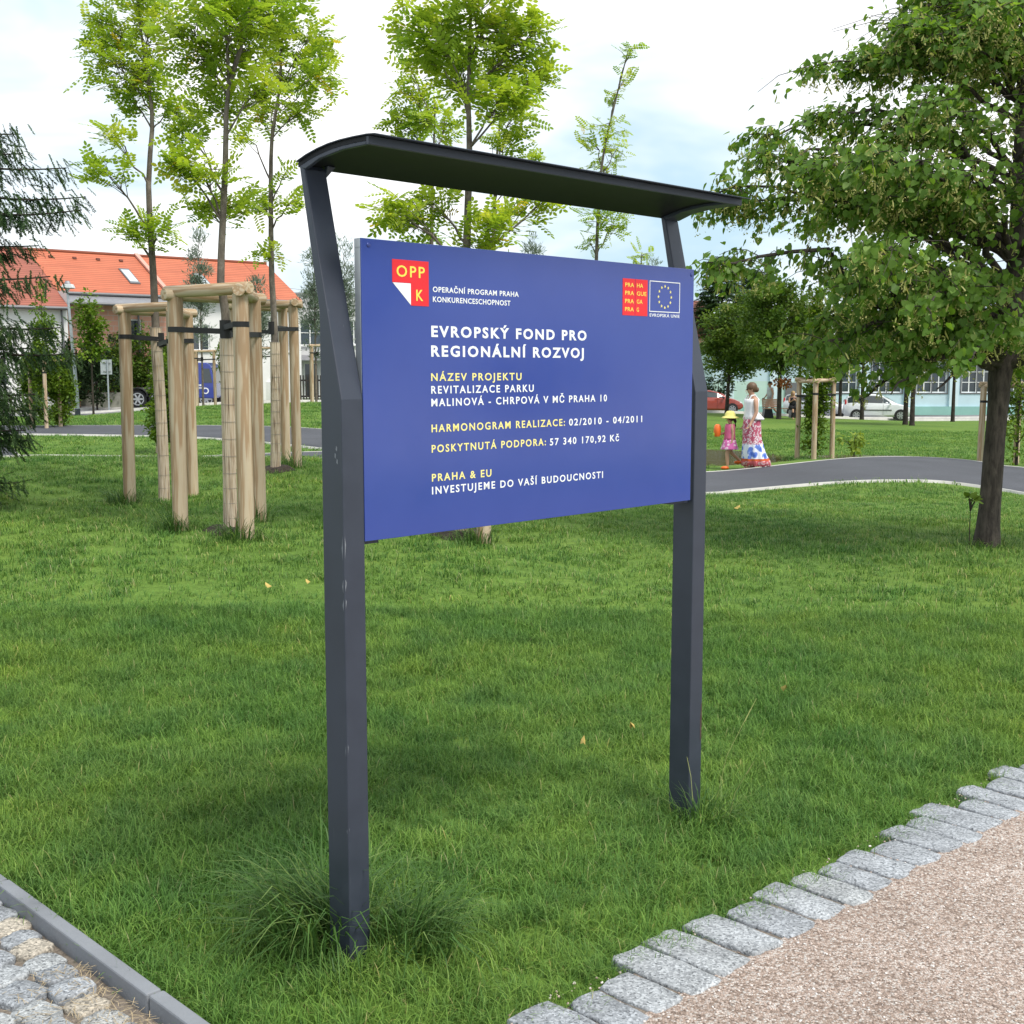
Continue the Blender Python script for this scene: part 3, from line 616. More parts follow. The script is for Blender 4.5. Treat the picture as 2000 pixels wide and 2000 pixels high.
for i, (a_, b_, w_) in enumerate((('PRA', 'HA', .217), ('PRA', 'GUE', .236), ('PRA', 'GA', .215), ('PRA', 'G', .196))):
    z = 1.9715 - .0269 * i; lettering(a_, 1.1215, 1.168, z, .0135, M_YEL, off=.001, bold=.007); lettering(b_, 1.184, 1.0 + w_, z, .0135, M_YEL, off=.001, bold=.007)
fb = MB(); f0, f1, g0, g1, lw = 1.2545, 1.427, 1.893, 1.9985, .0026
for r_ in (rect(f0, g1 - lw, f1, g1), rect(f0, g0, f1, g0 + lw), rect(f0, g0 + lw, f0 + lw, g1 - lw), rect(f1 - lw, g0 + lw, f1, g1 - lw)): fb.prism([(u, FY, z) for u, z in r_], (0, -.001, 0))
fb.build('emblem_border', M_WHITE, panel)
sb = MB()
for k in range(12):
    a = 2 * math.pi * k / 12; cu, cz = (f0 + f1) / 2 + .0365 * math.sin(a), (g0 + g1) / 2 + .0365 * math.cos(a)
    sb.prism([(cu + (.0058 if j % 2 == 0 else .0024) * math.sin(j * math.pi / 5), FY, cz + (.0058 if j % 2 == 0 else .0024) * math.cos(j * math.pi / 5)) for j in range(10)], (0, -.001, 0))
sb.build('emblem_stars', M_YEL2, panel)
for u, z in ((.021, 2.032), (1.494, 2.03)):
    b = MB(); b.tube([(u, FY, z), (u, FY - .0015, z), (u, FY - .003, z)], [.0065, .0062, .004], 14); b.build('screw', mat('blue_screw', (.05, .07, .25), .3, .3), panel, smooth=40)
# ---------------------------------------------------------------- plants: materials and builders
def wood_mat(name, a, b, c, sx=26, sz=2.2):
    m, t = newmat(name); v = coords(t, 'Object', (sx, sx, sz)); w0 = noise(t, v, .55, 3, .5)
    mu = N(t, 'ShaderNodeMath', operation='MULTIPLY', i_1=24.0); L(t, w0, mu.inputs[0]); sn = N(t, 'ShaderNodeMath', operation='SINE'); L(t, mu.outputs[0], sn.inputs[0])
    ad = N(t, 'ShaderNodeMath', operation='MULTIPLY_ADD', i_1=.5, i_2=.5); L(t, sn.outputs[0], ad.inputs[0])
    c1 = ramp(t, ad.outputs[0], [(.1, b), (.45, a), (.9, c)])
    kn = ramp(t, noise(t, coords(t, 'Object', (9, 9, 3)), 1.0, 2), [(.70, (1, 1, 1)), (.77, (.5, .42, .36))])
    st = ramp(t, noise(t, coords(t, 'Object', (3, 3, .8)), 1.0, 4), [(.35, (.88, .88, .9)), (.65, (1.06, 1.03, 1))])
    m1 = N(t, 'ShaderNodeMixRGB', blend_type='MULTIPLY', i_0=1.0); L(t, c1, m1.inputs[1]); L(t, kn, m1.inputs[2])
    m2 = N(t, 'ShaderNodeMixRGB', blend_type='MULTIPLY', i_0=1.0); L(t, m1.outputs[0], m2.inputs[1]); L(t, st, m2.inputs[2])
    principled(t, m2.outputs[0], .75, 0, .25, bump(t, ad.outputs[0], .25, .004)); return m
M_STAKE = wood_mat('peeled_pine', (.46, .355, .245), (.37, .255, .155), (.51, .42, .305), 24, 1.7)
def reed_mat_():
    m, t = newmat('reed'); c = ramp(t, noise(t, coords(t, 'Object', (75, 75, 2.2)), 1.0, 3, .6), [(.34, (.12, .08, .055)), (.42, (.40, .30, .21)), (.55, (.60, .52, .42)), (.66, (.46, .31, .18)), (.75, (.62, .55, .47))])
    principled(t, c, .7, 0, .3); return m
M_REED = reed_mat_(); M_STRAP = mat('black_strap', (.012, .012, .013), .55, vs=30); M_WIRE = mat('wire', (.24, .22, .21), .5, .4)
def bark_mat(name, a, b, sc=14, sz=.35, d=.012):
    m, t = newmat(name); v = coords(t, 'Object', (1, 1, sz)); f = noise(t, v, sc, 6, .68, .4); c = ramp(t, f, [(.33, b), (.62, a)])
    lich = ramp(t, noise(t, coords(t, 'Object'), 4.5, 4, .6), [(.35, (.68, .68, .68)), (.65, (1.12, 1.1, 1.06))])
    mu = N(t, 'ShaderNodeMixRGB', blend_type='MULTIPLY', i_0=1.0); L(t, c, mu.inputs[1]); L(t, lich, mu.inputs[2])
    principled(t, mu.outputs[0], .85, 0, .2, bump(t, f, .9, d)); return m
M_BARK = bark_mat('linden_bark', (.100, .084, .074), (.030, .025, .023), 22, .22, .02)
M_BARK2 = bark_mat('young_bark', (.20, .175, .15), (.10, .082, .068), 18, .5)
M_BARKD = bark_mat('dark_bark', (.06, .05, .042), (.03, .025, .022))
M_ROB = leafmat('robinia_leaf', [(0, (.19, .32, .045)), (.35, (.29, .43, .052)), (.7, (.42, .53, .065)), (.95, (.56, .61, .10)), (1, (.55, .42, .05))], .58, .5, (1.15, 1.1, .5))
M_LIND = leafmat('linden_leaf', [(0, (.075, .150, .028)), (.4, (.125, .225, .042)), (.75, (.185, .30, .066)), (1, (.27, .37, .12))], .48, .42, (1.5, 1.5, .5))
M_BRACT = leafmat('linden_bract', [(0, (.28, .32, .09)), (.6, (.42, .43, .15)), (1, (.56, .52, .22))], .35, .5, (1.1, 1.05, .7))
M_GREEN = leafmat('mid_green_leaf', [(0, (.050, .105, .016)), (.5, (.095, .165, .026)), (1, (.18, .25, .05))], .3, .5, (1.4, 1.3, .5))
M_HORN = leafmat('hornbeam_leaf', [(0, (.06, .12, .014)), (.5, (.115, .20, .022)), (1, (.21, .30, .04))], .35, .5, (1.4, 1.3, .5))
M_LIME = leafmat('lime_green_leaf', [(0, (.14, .22, .03)), (.5, (.22, .31, .045)), (1, (.34, .40, .08))], .4, .5, (1.2, 1.1, .5))
M_DARK = leafmat('dark_leaf', [(0, (.012, .028, .010)), (.5, (.022, .045, .016)), (1, (.045, .075, .026))], .15, .5)
M_SILV = leafmat('silver_leaf', [(0, (.12, .165, .125)), (.5, (.19, .24, .185)), (1, (.30, .34, .275))], .25, .6, (1.1, 1.1, .9))
M_NEED = leafmat('spruce_needle', [(0, (.018, .044, .014)), (.5, (.034, .072, .021)), (.85, (.060, .108, .030)), (1, (.10, .155, .042))], .1, .5)
M_RUST = leafmat('dead_leaf', [(0, (.22, .075, .02)), (1, (.36, .15, .05))], .25, .6, (1.1, 1, .7))
def ell(n, c, r, shell=.35):
    d = rng.normal(size=(n, 3)); d /= np.linalg.norm(d, axis=1)[:, None]; return np.array(c) + d * (rng.uniform(0, 1, n) ** shell)[:, None] * np.array(r)
def curve_branch(a, b, sag=.12, k=7, wob=.03):
    a, b = np.array(a, float), np.array(b, float); t = np.linspace(0, 1, k)[:, None]; l = np.linalg.norm(b - a)
    P = a + (b - a) * t; P[:, 2] += np.sin(t[:, 0] * math.pi) * sag * l; P[1:-1] += rng.normal(0, wob * l / 3, (k - 2, 3)); return P
PINN = [pinnate(random.choice([5, 6, 6, 7])) for _ in range(4)]
NEED = [needle_spray() for _ in range(3)]
def wrap(root, P, z1, r):
    b = MB(); k = 26; P = np.array(P)
    for i in range(k):
        a = 2 * math.pi * i / k + random.uniform(-.05, .05); rr = r * random.uniform(.95, 1.04); o = np.array([rr * math.cos(a), rr * math.sin(a), 0]); n = len(P)
        b.tube([p + o * (1.12 if j == 0 else 1) for j, p in enumerate(P)], random.uniform(.0085, .0105), 5)
    w = b.build('reed_wrap', M_REED, root)
    b = MB(); cum = np.linspace(0, 1, 13)[1:]
    for f in cum:
        i = min(int(f * (len(P) - 1)), len(P) - 2); g_ = f * (len(P) - 1) - i; c = P[i] * (1 - g_) + P[i + 1] * g_
        b.tube([c + np.array([(r + .0115) * math.cos(a), (r + .0115) * math.sin(a), 0]) for a in np.linspace(0, 2 * math.pi, 19)], .0016, 4, cap=False)
    b.build('wire', M_WIRE, w)
def robinia(base, trunk, clusters, r0, label, wrapz=None, leaf=.25, extra=()):
    base = np.array(base); root = empty('robinia_tree', tuple(base), 0, label, 'tree', 'yellow green robinia trees')
    T = np.array([base] + [at(px, py, Y) for px, py, Y in trunk]) - base
    T = spline(T, .25); n = len(T); rad = r0 * (1 - .85 * np.linspace(0, 1, n) ** 1.1)
    b = MB(); b.tube(T, rad, 9); 
    for ex in extra: b.tube(spline(np.array([at(*p) for p in ex]) - base, .25), np.linspace(r0 * .5, .008, len(spline(np.array([at(*p) for p in ex]) - base, .25))), 7)
    lv = Leaves(); Yb = base[1]
    for px, py, rx, ry, cnt in clusters:
        Yc = Yb + rng.uniform(-.35, .35); c = at(px, py, Yc) - base; s_ = Yc / F; r3 = np.array([rx * s_, max(rx, ry) * s_ * .8, ry * s_])
        d = np.linalg.norm(T - (c - np.array([0, 0, .25 + .5 * np.hypot(c[0], c[1])])), axis=1); i = int(np.argmin(d)); hub = T[min(i, n - 2)]
        tw = curve_branch(hub, c, .06, 7, .06); b.tube(tw, np.linspace(max(.008, rad[i] * .4), .005, 7), 6)
        cnt = int(cnt * .88); P = ell(cnt, c, r3, .45)
        for p in P[::4]: b.tube(curve_branch(tw[random.choice([3, 4, 5, 6])], p, .04, 4, .05), [.005, .004, .003, .002], 4, cap=False)
        out = P - hub; ax = out / (np.linalg.norm(out, axis=1)[:, None] + 1e-6) * .55 + rng.normal(0, .45, (cnt, 3)); ax[:, 2] = ax[:, 2] * .7 - .15
        up = np.tile([0, 0, 1.], (cnt, 1)) + rng.normal(0, .35, (cnt, 3)); w = rng.integers(0, 4, cnt); bright = rng.normal(0, .10)
        for k in range(4):
            m_ = w == k
            if m_.any(): lv.add(*PINN[k], P[m_] - ax[m_] * leaf * .5, frames(ax[m_], up[m_]), rng.uniform(.75, 1.2, m_.sum()) * leaf, np.clip(rng.normal(.48 + bright, .2, m_.sum()), 0, 1))
    b.build('trunk', M_BARK2, root, smooth=70); lv.build('crown', M_ROB, root)
    if wrapz: 
        i = int(np.argmin(abs(T[:, 2] - wrapz))); wrap(root, T[:i + 1:2] if i > 6 else T[:i + 1], wrapz, .053)
    return root
def stakes(posts, ht, dia, label, trunk=None, bar=.10, group='timber tree stakes', name='tree_stakes', order=((0, 1), (1, 2), (2, 0)), over=.12, zoff=(0, .02, -.02), strap=True):
    P = [np.array(p) for p in posts]; c = np.mean(P, 0); root = empty(name, tuple(c), 0, label, 'tree stakes', group); zt = c[2] + ht
    tops = []
    for p in P:
        b = MB(); q = p - c; t = q + np.array([-q[0] * .03, -q[1] * .03, zt - p[2]]); tops.append(t); k = 9
        b.tube([q + (t - q) * f - np.array([0, 0, .2 if f == 0 else 0]) for f in np.linspace(0, 1, k)], dia / 2, 18)
        o = b.build('stake', M_STAKE, root, smooth=50); off = q.copy(); o.data.transform(Matrix.Translation(tuple(-off))); o.location = tuple(off)
    for n_, (i, j) in enumerate(order):
        a, e = tops[i], tops[j]; d = (e - a) / np.linalg.norm(e - a); A = a - d * over; E = e + d * over; up = np.array([0, 0, bar * .28 + zoff[n_]]); l = np.linalg.norm(E - A)
        b = MB(); b.tube([(0, 0, -l / 2), (0, 0, -l / 2 + .004), (0, 0, 0), (0, 0, l / 2 - .004), (0, 0, l / 2)], [bar / 2 - .006, bar / 2, bar / 2, bar / 2, bar / 2 - .006], 16); o = b.build('crossbar', M_STAKE, root, smooth=30)
        o.rotation_mode = 'QUATERNION'; o.rotation_quaternion = Vector(d).to_track_quat('Z', 'Y'); o.location = tuple((A + E) / 2 + up)
    if strap:
        tr = (np.array(trunk) - c) if trunk is not None else np.zeros(3); b = MB(); zs = zt - c[2] - .26; hw = .024
        for i, t in enumerate(tops):
            p = t.copy(); p[2] = zs - .03 * i; q = np.array([tr[0], tr[1], zs - .02 - .03 * i]); d = q - p; d[2] = 0; l = np.linalg.norm(d); d /= l; nn = np.array([-d[1], d[0], 0]); rr = dia / 2 + .004
            for sg in (-1, 1):
                A = p + nn * sg * rr * .8; E = q + nn * sg * .03
                V = [A + (0, 0, -hw), E + (0, 0, -hw), E + (0, 0, hw), A + (0, 0, hw)]; b.prism(V, tuple(nn * sg * .004))
            ring_ = lambda R_, z: [(p[0] + R_ * math.cos(a), p[1] + R_ * math.sin(a), z) for a in np.linspace(0, 2 * math.pi, 19)[:-1]]
            b.rings([ring_(rr, p[2] - hw), ring_(rr, p[2] + hw)])
        ring_ = lambda R_, z: [(tr[0] + R_ * math.cos(a), tr[1] + R_ * math.sin(a), z) for a in np.linspace(0, 2 * math.pi, 19)[:-1]]
        b.rings([ring_(.052, zs - .11), ring_(.052, zs + .05)])
        b.build('strap', M_STRAP, root)
    return root
def tree(name, base, ht, r0, crown, label, leafm, tmpl=DIAM, leaf=.10, clumps=30, per=110, cr=.32, group=None, cat='tree', shape=None, bark=None, trunk=None, lean=(0, 0), droop=-.2, stem_top=.85, shell=.5):
    base = np.array(base, float); root = empty(name, tuple(base), 0, label, cat, group); cz, rx, ry, rz = crown
    T = np.array([[0, 0, -.1], [lean[0] * .3, lean[1] * .3, ht * .3], [lean[0], lean[1], ht * stem_top]]) if trunk is None else np.array(trunk)
    T = spline(T, .3); n = len(T); rad = r0 * (1 - .8 * np.linspace(0, 1, n)); rad[0] *= 1.2; b = MB(); b.tube(T, rad, 8)
    C = ell(clumps, (lean[0], lean[1], cz), (rx * .82, ry * .82, rz * .9), shell)
    if shape: C = np.array([p * np.array([shape((p[2] - cz) / rz), shape((p[2] - cz) / rz), 1]) for p in C])
    lv = Leaves()
    for c in C:
        d = np.linalg.norm(T - (c - np.array([0, 0, .35 * np.hypot(c[0], c[1]) + .1])), axis=1); i = int(np.argmin(d)); b.tube(curve_branch(T[i], c, .08, 5, .06), np.linspace(max(.006, rad[i] * .45), .004, 5), 5, cap=False)
        k = int(per * rng.uniform(.6, 1.3)); rr = cr * rng.uniform(.7, 1.25); P = ell(k, c, (rr, rr, rr * .8), .42); ax = (P - T[i]); ax /= np.linalg.norm(ax, axis=1)[:, None] + 1e-6
        ax = ax * .6 + rng.normal(0, .5, (k, 3)); ax[:, 2] += droop; up = rng.normal(0, .45, (k, 3)) + np.array([0, 0, 1.])
        lv.add(*tmpl, P, frames(ax, up), rng.uniform(.7, 1.25, k) * leaf, np.clip(rng.normal(.45 + rng.normal(0, .13), .2, k), 0, 1))
    b.build('trunk', bark or M_BARKD, root, smooth=70); lv.build('crown', leafm, root); return root
def conifer(name, base, ht, rad, label, nb=60, tw=16, leaf=.35, group=None, z0=.06, up=.0, bare=0, r0=None, power=.85, cat='tree'):
    base = np.array(base, float); root = empty(name, tuple(base), 0, label, cat, group); b = MB(); lv = Leaves(); r0 = r0 or ht * .016
    b.tube([(0, 0, -.1), (0, 0, ht * .5), (0, 0, ht)], [r0, r0 * .6, .01], 8)
    for i in range(nb):
        f = (i + rng.uniform(0, 1)) / nb; z = ht * (z0 + (1 - z0) * f); l = rad * (1 - f) ** power * rng.uniform(.75, 1.12) + .05 * rad; a = i * 2.4 + rng.uniform(-.3, .3); d = np.array([math.cos(a), math.sin(a), 0])
        t = np.linspace(0, 1, 7)[:, None]; P = np.array([0, 0, z]) + d * l * t + np.array([0, 0, 1.]) * (l * (up * t - .32 * t * (1 - t * .75) * (1 - f)))
        b.tube(P, np.linspace(max(.012, r0 * .3), .006, 7), 5, cap=False); k = max(5, int(tw * (l / rad + .3))); u = rng.uniform(.12, 1, k) ** .8
        Q = np.stack([np.interp(u, t[:, 0], P[:, j]) for j in range(3)], -1); sg = rng.choice([-1, 1], k)[:, None]; sd = np.array([-d[1], d[0], 0])
        ax = d * .8 + sd * sg * rng.uniform(.3, 1.1, (k, 1)) + np.array([0, 0, -.35]) + rng.normal(0, .18, (k, 3)); upv = np.tile([0, 0, 1.], (k, 1)) + rng.normal(0, .2, (k, 3)); w = rng.integers(0, 3, k)
        for q in range(3):
            m_ = w == q
            if m_.any(): lv.add(*NEED[q], Q[m_], frames(ax[m_], upv[m_]), leaf * rng.uniform(.6, 1.15, m_.sum()) * (.55 + .45 * (1 - u[m_])), np.clip(rng.normal(.5, .2, m_.sum()), 0, 1))
    b.build('trunk', M_BARKD, root, smooth=70); lv.build('crown', M_NEED, root); return root

# ---------------------------------------------------------------- staked robinias
bA, bB, bC, bD = onground(451, 1044, 11.3), onground(322, 986, 14.0), onground(538, 921, 15.9), onground(897, 1053, 11.1)
tB = [(317, 850, 14.0), (304, 640, 14.0), (300, 550, 14), (290, 362, 14), (297, 254, 14), (293, 181, 14), (275, 60, 14), (265, -60, 14)]
tA = [(447, 850, 11.3), (440, 613, 11.3), (431, 550, 11.3), (435, 435, 11.3), (440, 326, 11.3), (442, 217, 11.3), (447, 163, 11.3), (440, 40, 11.3), (430, -90, 11.3)]
tC = [(538, 800, 15.9), (536, 631, 15.9), (531, 550, 15.9), (529, 400, 15.9), (531, 272, 15.9), (545, 180, 15.9), (550, 80, 15.9), (555, -40, 15.9)]
tD = [(905, 800, 11.1), (912, 478, 11.1), (917, 290, 11.1), (915, 199, 11.1), (919, 36, 11.1), (920, -110, 11.1)]
robinia(bA, tA, [(395, 330, 78, 45, 70), (435, 400, 72, 45, 70), (350, 320, 40, 30, 25), (430, 200, 60, 40, 60), (400, 120, 70, 50, 85), (470, 90, 70, 60, 95), (505, 175, 50, 40, 55), (440, 20, 90, 50, 110), (520, 20, 60, 45, 65), (440, -70, 100, 60, 100), (370, 262, 40, 22, 28), (360, 60, 60, 45, 60)], .052,
        'young robinia with reed wrapped trunk inside the nearest timber stakes', 1.93, extra=[[(447, 163, 11.3), (468, 100, 11.3), (485, 29, 11.3), (500, -60, 11.3)]])
robinia(bB, tB, [(230, 130, 75, 60, 85), (215, 60, 60, 55, 75), (290, 60, 70, 60, 95), (290, 150, 55, 50, 75), (340, 215, 50, 40, 60), (255, 195, 40, 30, 38), (215, 265, 45, 25, 32), (205, 335, 66, 28, 48), (270, -20, 90, 50, 90), (305, 452, 62, 35, 58), (250, 448, 33, 20, 20), (200, 100, 35, 30, 25)], .058,
        'young robinia with reed wrapped trunk in the leftmost timber stakes', 1.93)
robinia(bC, tC, [(600, 80, 60, 50, 65), (560, 150, 60, 50, 75), (610, 150, 45, 45, 50), (530, 220, 60, 35, 55), (590, 215, 40, 30, 34), (540, 60, 60, 50, 65), (640, 150, 25, 40, 18), (515, 390, 48, 35, 45), (570, 395, 25, 30, 17), (525, 495, 36, 20, 26), (560, 335, 15, 20, 9), (480, 260, 40, 25, 22), (570, -20, 70, 40, 50), (630, 90, 30, 30, 20)], .055,
        'young robinia with reed wrapped trunk in the stakes beside the sign post', 1.8, leaf=.27)
robinia(bD, tD, [(850, 60, 70, 60, 85), (950, 50, 80, 60, 120), (1000, 100, 70, 60, 90), (900, 150, 70, 60, 90), (980, 190, 70, 45, 85), (1060, 150, 35, 25, 22), (1040, 60, 40, 50, 42), (820, 30, 60, 40, 42), (930, -40, 120, 60, 120), (840, 110, 45, 40, 42), (770, 400, 45, 35, 34), (800, 432, 55, 36, 48), (850, 400, 55, 45, 55), (960, 440, 55, 45, 62), (1000, 420, 60, 30, 36), (1060, 395, 42, 26, 24), (935, 478, 60, 22, 28)], .058,
        'tall robinia with a reed wrapped trunk directly behind the blue board', 1.93)
bE, bF, bG = onground(843, 990, 14.2), onground(955, 990, 14.6), onground(1160, 960, 17)
robinia(bE, [(843, 700, 14.2), (843, 464, 14.2), (846, 330, 14.2), (850, 200, 14.2)], [(800, 180, 35, 45, 44), (790, 240, 45, 30, 44), (830, 230, 50, 40, 55), (870, 240, 40, 40, 44), (800, 130, 20, 30, 16), (800, 300, 50, 25, 26), (840, 480, 40, 22, 20)], .05,
        'smaller robinia left of the tall one behind the sign canopy')
robinia(bF, [(960, 700, 14.6), (966, 399, 14.6), (973, 275, 14.6), (985, 160, 14.6)], [(985, 280, 40, 40, 44), (1000, 230, 50, 40, 50), (960, 330, 35, 20, 17), (1040, 312, 30, 12, 12), (1020, 180, 40, 35, 30)], .05,
        'robinia with a leaning thin trunk just right of the tall one behind the sign')
robinia(bG, [(1163, 700, 17), (1165, 500, 17), (1175, 326, 17), (1193, 235, 17), (1227, 98, 17)], [(1232, 98, 26, 20, 22), (1215, 150, 24, 28, 18), (1200, 190, 20, 24, 13), (1190, 240, 38, 24, 26), (1160, 270, 38, 32, 36), (1200, 290, 38, 34, 36), (1180, 330, 42, 22, 30), (1170, 420, 42, 36, 46), (1200, 440, 38, 28, 32), (1150, 470, 28, 22, 20), (1210, 400, 28, 22, 16)], .045,
        'slender robinia with a long bare leader right of centre behind the canopy', leaf=.19)
pA = [onground(482, 1055, 10.9), onground(353, 1033, 11.4), onground(507, 1019, 12.05)]
stakes(pA, 2.14, .14, 'three thick peeled timber stakes with log crossbars nearest to the camera', bA, .11, zoff=(.02, -.01, .0))
pB = [onground(254, 984, 13.7), onground(377, 975, 14.4), onground(349, 985, 13.25)]
stakes(pB, 2.10, .135, 'three peeled timber stakes with log crossbars leftmost of the three groups', bB, .10, order=((0, 1), (2, 0), (1, 2)))
pC = [onground(559, 906, 17.0), onground(580, 905, 16.3), onground(463, 905, 16.3)]
stakes(pC, 2.10, .13, 'three peeled timber stakes with log crossbars nearest the left sign post', bC, .10, order=((2, 1), (0, 1), (2, 0)))
pD = [onground(945, 1055, 10.8), onground(866, 1038, 11.6), onground(912, 1015, 12.1)]
stakes(pD, 2.10, .13, 'peeled timber stakes mostly hidden behind the blue board, only feet showing', bD, .10)

# ---------------------------------------------------------------- big linden on the right
LANCE2 = ([(0, 0, 0), (.10, .4, .04), (.07, 1, -.12), (-.07, 1, -.05), (-.10, .4, .03)], [(0, 1, 2, 3, 4)])
ZB = ([2.2, 2.7, 3.2, 3.55, 3.75, 3.9, 4.4, 5, 6], [1.62, 1.40, 1.50, 1.55, 1.75, 1.9, 1.9, 1.6, 1.5])
def linden():
    base = onground(1930, 1066, 11.5); root = empty('linden_tree', tuple(base), 0, 'large flowering linden with dark trunk spreading over the lawn at the right edge', 'tree')
    T = np.array([at(px, py, Y) for px, py, Y in [(1925, 1075, 11.5), (1930, 1030, 11.5), (1940, 900, 11.5), (1950, 780, 11.5), (1955, 720, 11.5), (1972, 640, 11.5), (1985, 520, 11.5), (1990, 380, 11.5), (1995, 200, 11.5), (2000, 40, 11.5), (2000, -120, 11.5)]]) - base
    T[0][2] = -.1; T = spline(T, .18); n = len(T); z = T[:, 2]; rad = np.interp(z, [-.1, .05, .25, 1.2, 1.55, 1.75, 2.2, 3.5, 5.6], [.135, .122, .100, .090, .102, .110, .094, .06, .015])
    b = MB(); b.tube(T, rad, 18, jit=.035)
    prof = ([1.25, 1.75, 2.2, 2.5, 2.8, 3.3, 3.85, 4.4, 4.8, 5.4, 6.0], [1.0, 1.55, 1.4, 1.6, 2.0, 2.2, 2.0, 1.55, 1.2, .75, .15])
    tips = [at(px, py, Y) - base for px, py, Y in [(1385, 512, 10.6), (1415, 372, 11), (1440, 400, 11.2), (1470, 262, 11.3), (1500, 300, 10.7), (1590, 130, 11.4), (1600, 220, 11), (1735, 100, 11.2), (1775, 55, 11.5), (1840, 15, 11.6), (1555, 690, 10.6), (1605, 620, 10.9), (1670, 785, 10.8), (1740, 770, 10.4), (1830, 760, 10.6), (1575, 330, 10.4), (1700, 300, 10), (1680, 480, 9.9), (1800, 600, 9.9), (1640, 560, 10.2), (1800, 200, 10.3), (1900, 700, 9.8), (1880, 100, 10.7)]]
    for _ in range(64):
        zz = rng.uniform(1.5, 5.6); rr = np.interp(zz, *prof) * rng.uniform(.8, 1.0); a = rng.uniform(0, 6.28); tips.append(np.array([T[min(n - 1, int(np.argmin(abs(z - zz))))][0] + rr * math.cos(a), rr * math.sin(a), zz - base[2] * 0]))
    lv, br = Leaves(), Leaves(); P_all = []
    for tp in tips:
        d = np.hypot(tp[0], tp[1]); zs = max(1.62, tp[2] - d * rng.uniform(.25, .5) + .1); i = int(np.argmin(abs(z - zs))); A = T[i]; Bc = curve_branch(A, tp, .13, 12, .05); b.tube(Bc, np.linspace(min(.05, rad[i] * .45), .006, 12), 7)
        ll = np.linalg.norm(tp - A); k = int(7 + ll * 10)
        for _ in range(k):
            u = min(1, rng.uniform(.22, 1.08) ** .75); o = np.array([np.interp(u, np.linspace(0, 1, 12), Bc[:, j]) for j in range(3)]); sp = .10 + .42 * (1 - u) + .08; e = o + rng.normal(0, 1, 3) * np.array([sp, sp, sp * .45]) + np.array([0, 0, -.06 - .10 * rng.uniform()])
            if e[2] + base[2] < np.interp(e[0] + base[0], ZB[0], ZB[1]) + .05: continue
            b.tube(curve_branch(o, e, .12, 4, .05), [.005, .004, .003, .002], 4, cap=False); c = int(rng.integers(11, 22)); v = rng.uniform(0, 1, c)[:, None]
            Q = o + (e - o) * v + rng.normal(0, .05, (c, 3)); P_all.append(Q)
    P = np.concatenate(P_all); zb = np.interp(P[:, 0] + base[0], *ZB); P = P[P[:, 2] + base[2] > zb]; k = len(P); ctr = np.array([0, 0, 2.6]); out = P - ctr; out /= np.linalg.norm(out, axis=1)[:, None]
    ax = out * .45 + rng.normal(0, .4, (k, 3)) + np.array([0, 0, -.75]); up = out * .8 + np.array([0, 0, .55]) + rng.normal(0, .4, (k, 3))
    lv.add(*HEART, P, frames(ax, up), rng.uniform(.046, .078, k), np.clip(rng.normal(.45, .22, k), 0, 1))
    m_ = rng.uniform(0, 1, k) < .26; Q = P[m_] + rng.normal(0, .03, (m_.sum(), 3)) - np.array([0, 0, .035]); kq = len(Q)
    ax = rng.normal(0, .45, (kq, 3)) + np.array([0, 0, -.8]); br.add(*LANCE2, Q, frames(ax, rng.normal(0, 1, (kq, 3))), rng.uniform(.06, .09, kq), rng.uniform(.2, .9, kq))
    fl = np.repeat(Q, 6, 0) + np.array([0, 0, -.06]) + rng.normal(0, .018, (kq * 6, 3)); kf = len(fl); br.add(*DIAM, fl, frames(rng.normal(0, 1, (kf, 3)), rng.normal(0, 1, (kf, 3))), rng.uniform(.016, .028, kf), rng.uniform(.4, 1, kf))
    b.build('trunk', M_BARK, root, smooth=80); cr = lv.build('crown', M_LIND, root); br.build('blossom', M_BRACT, cr); print('LINDEN leaves', k)
linden()

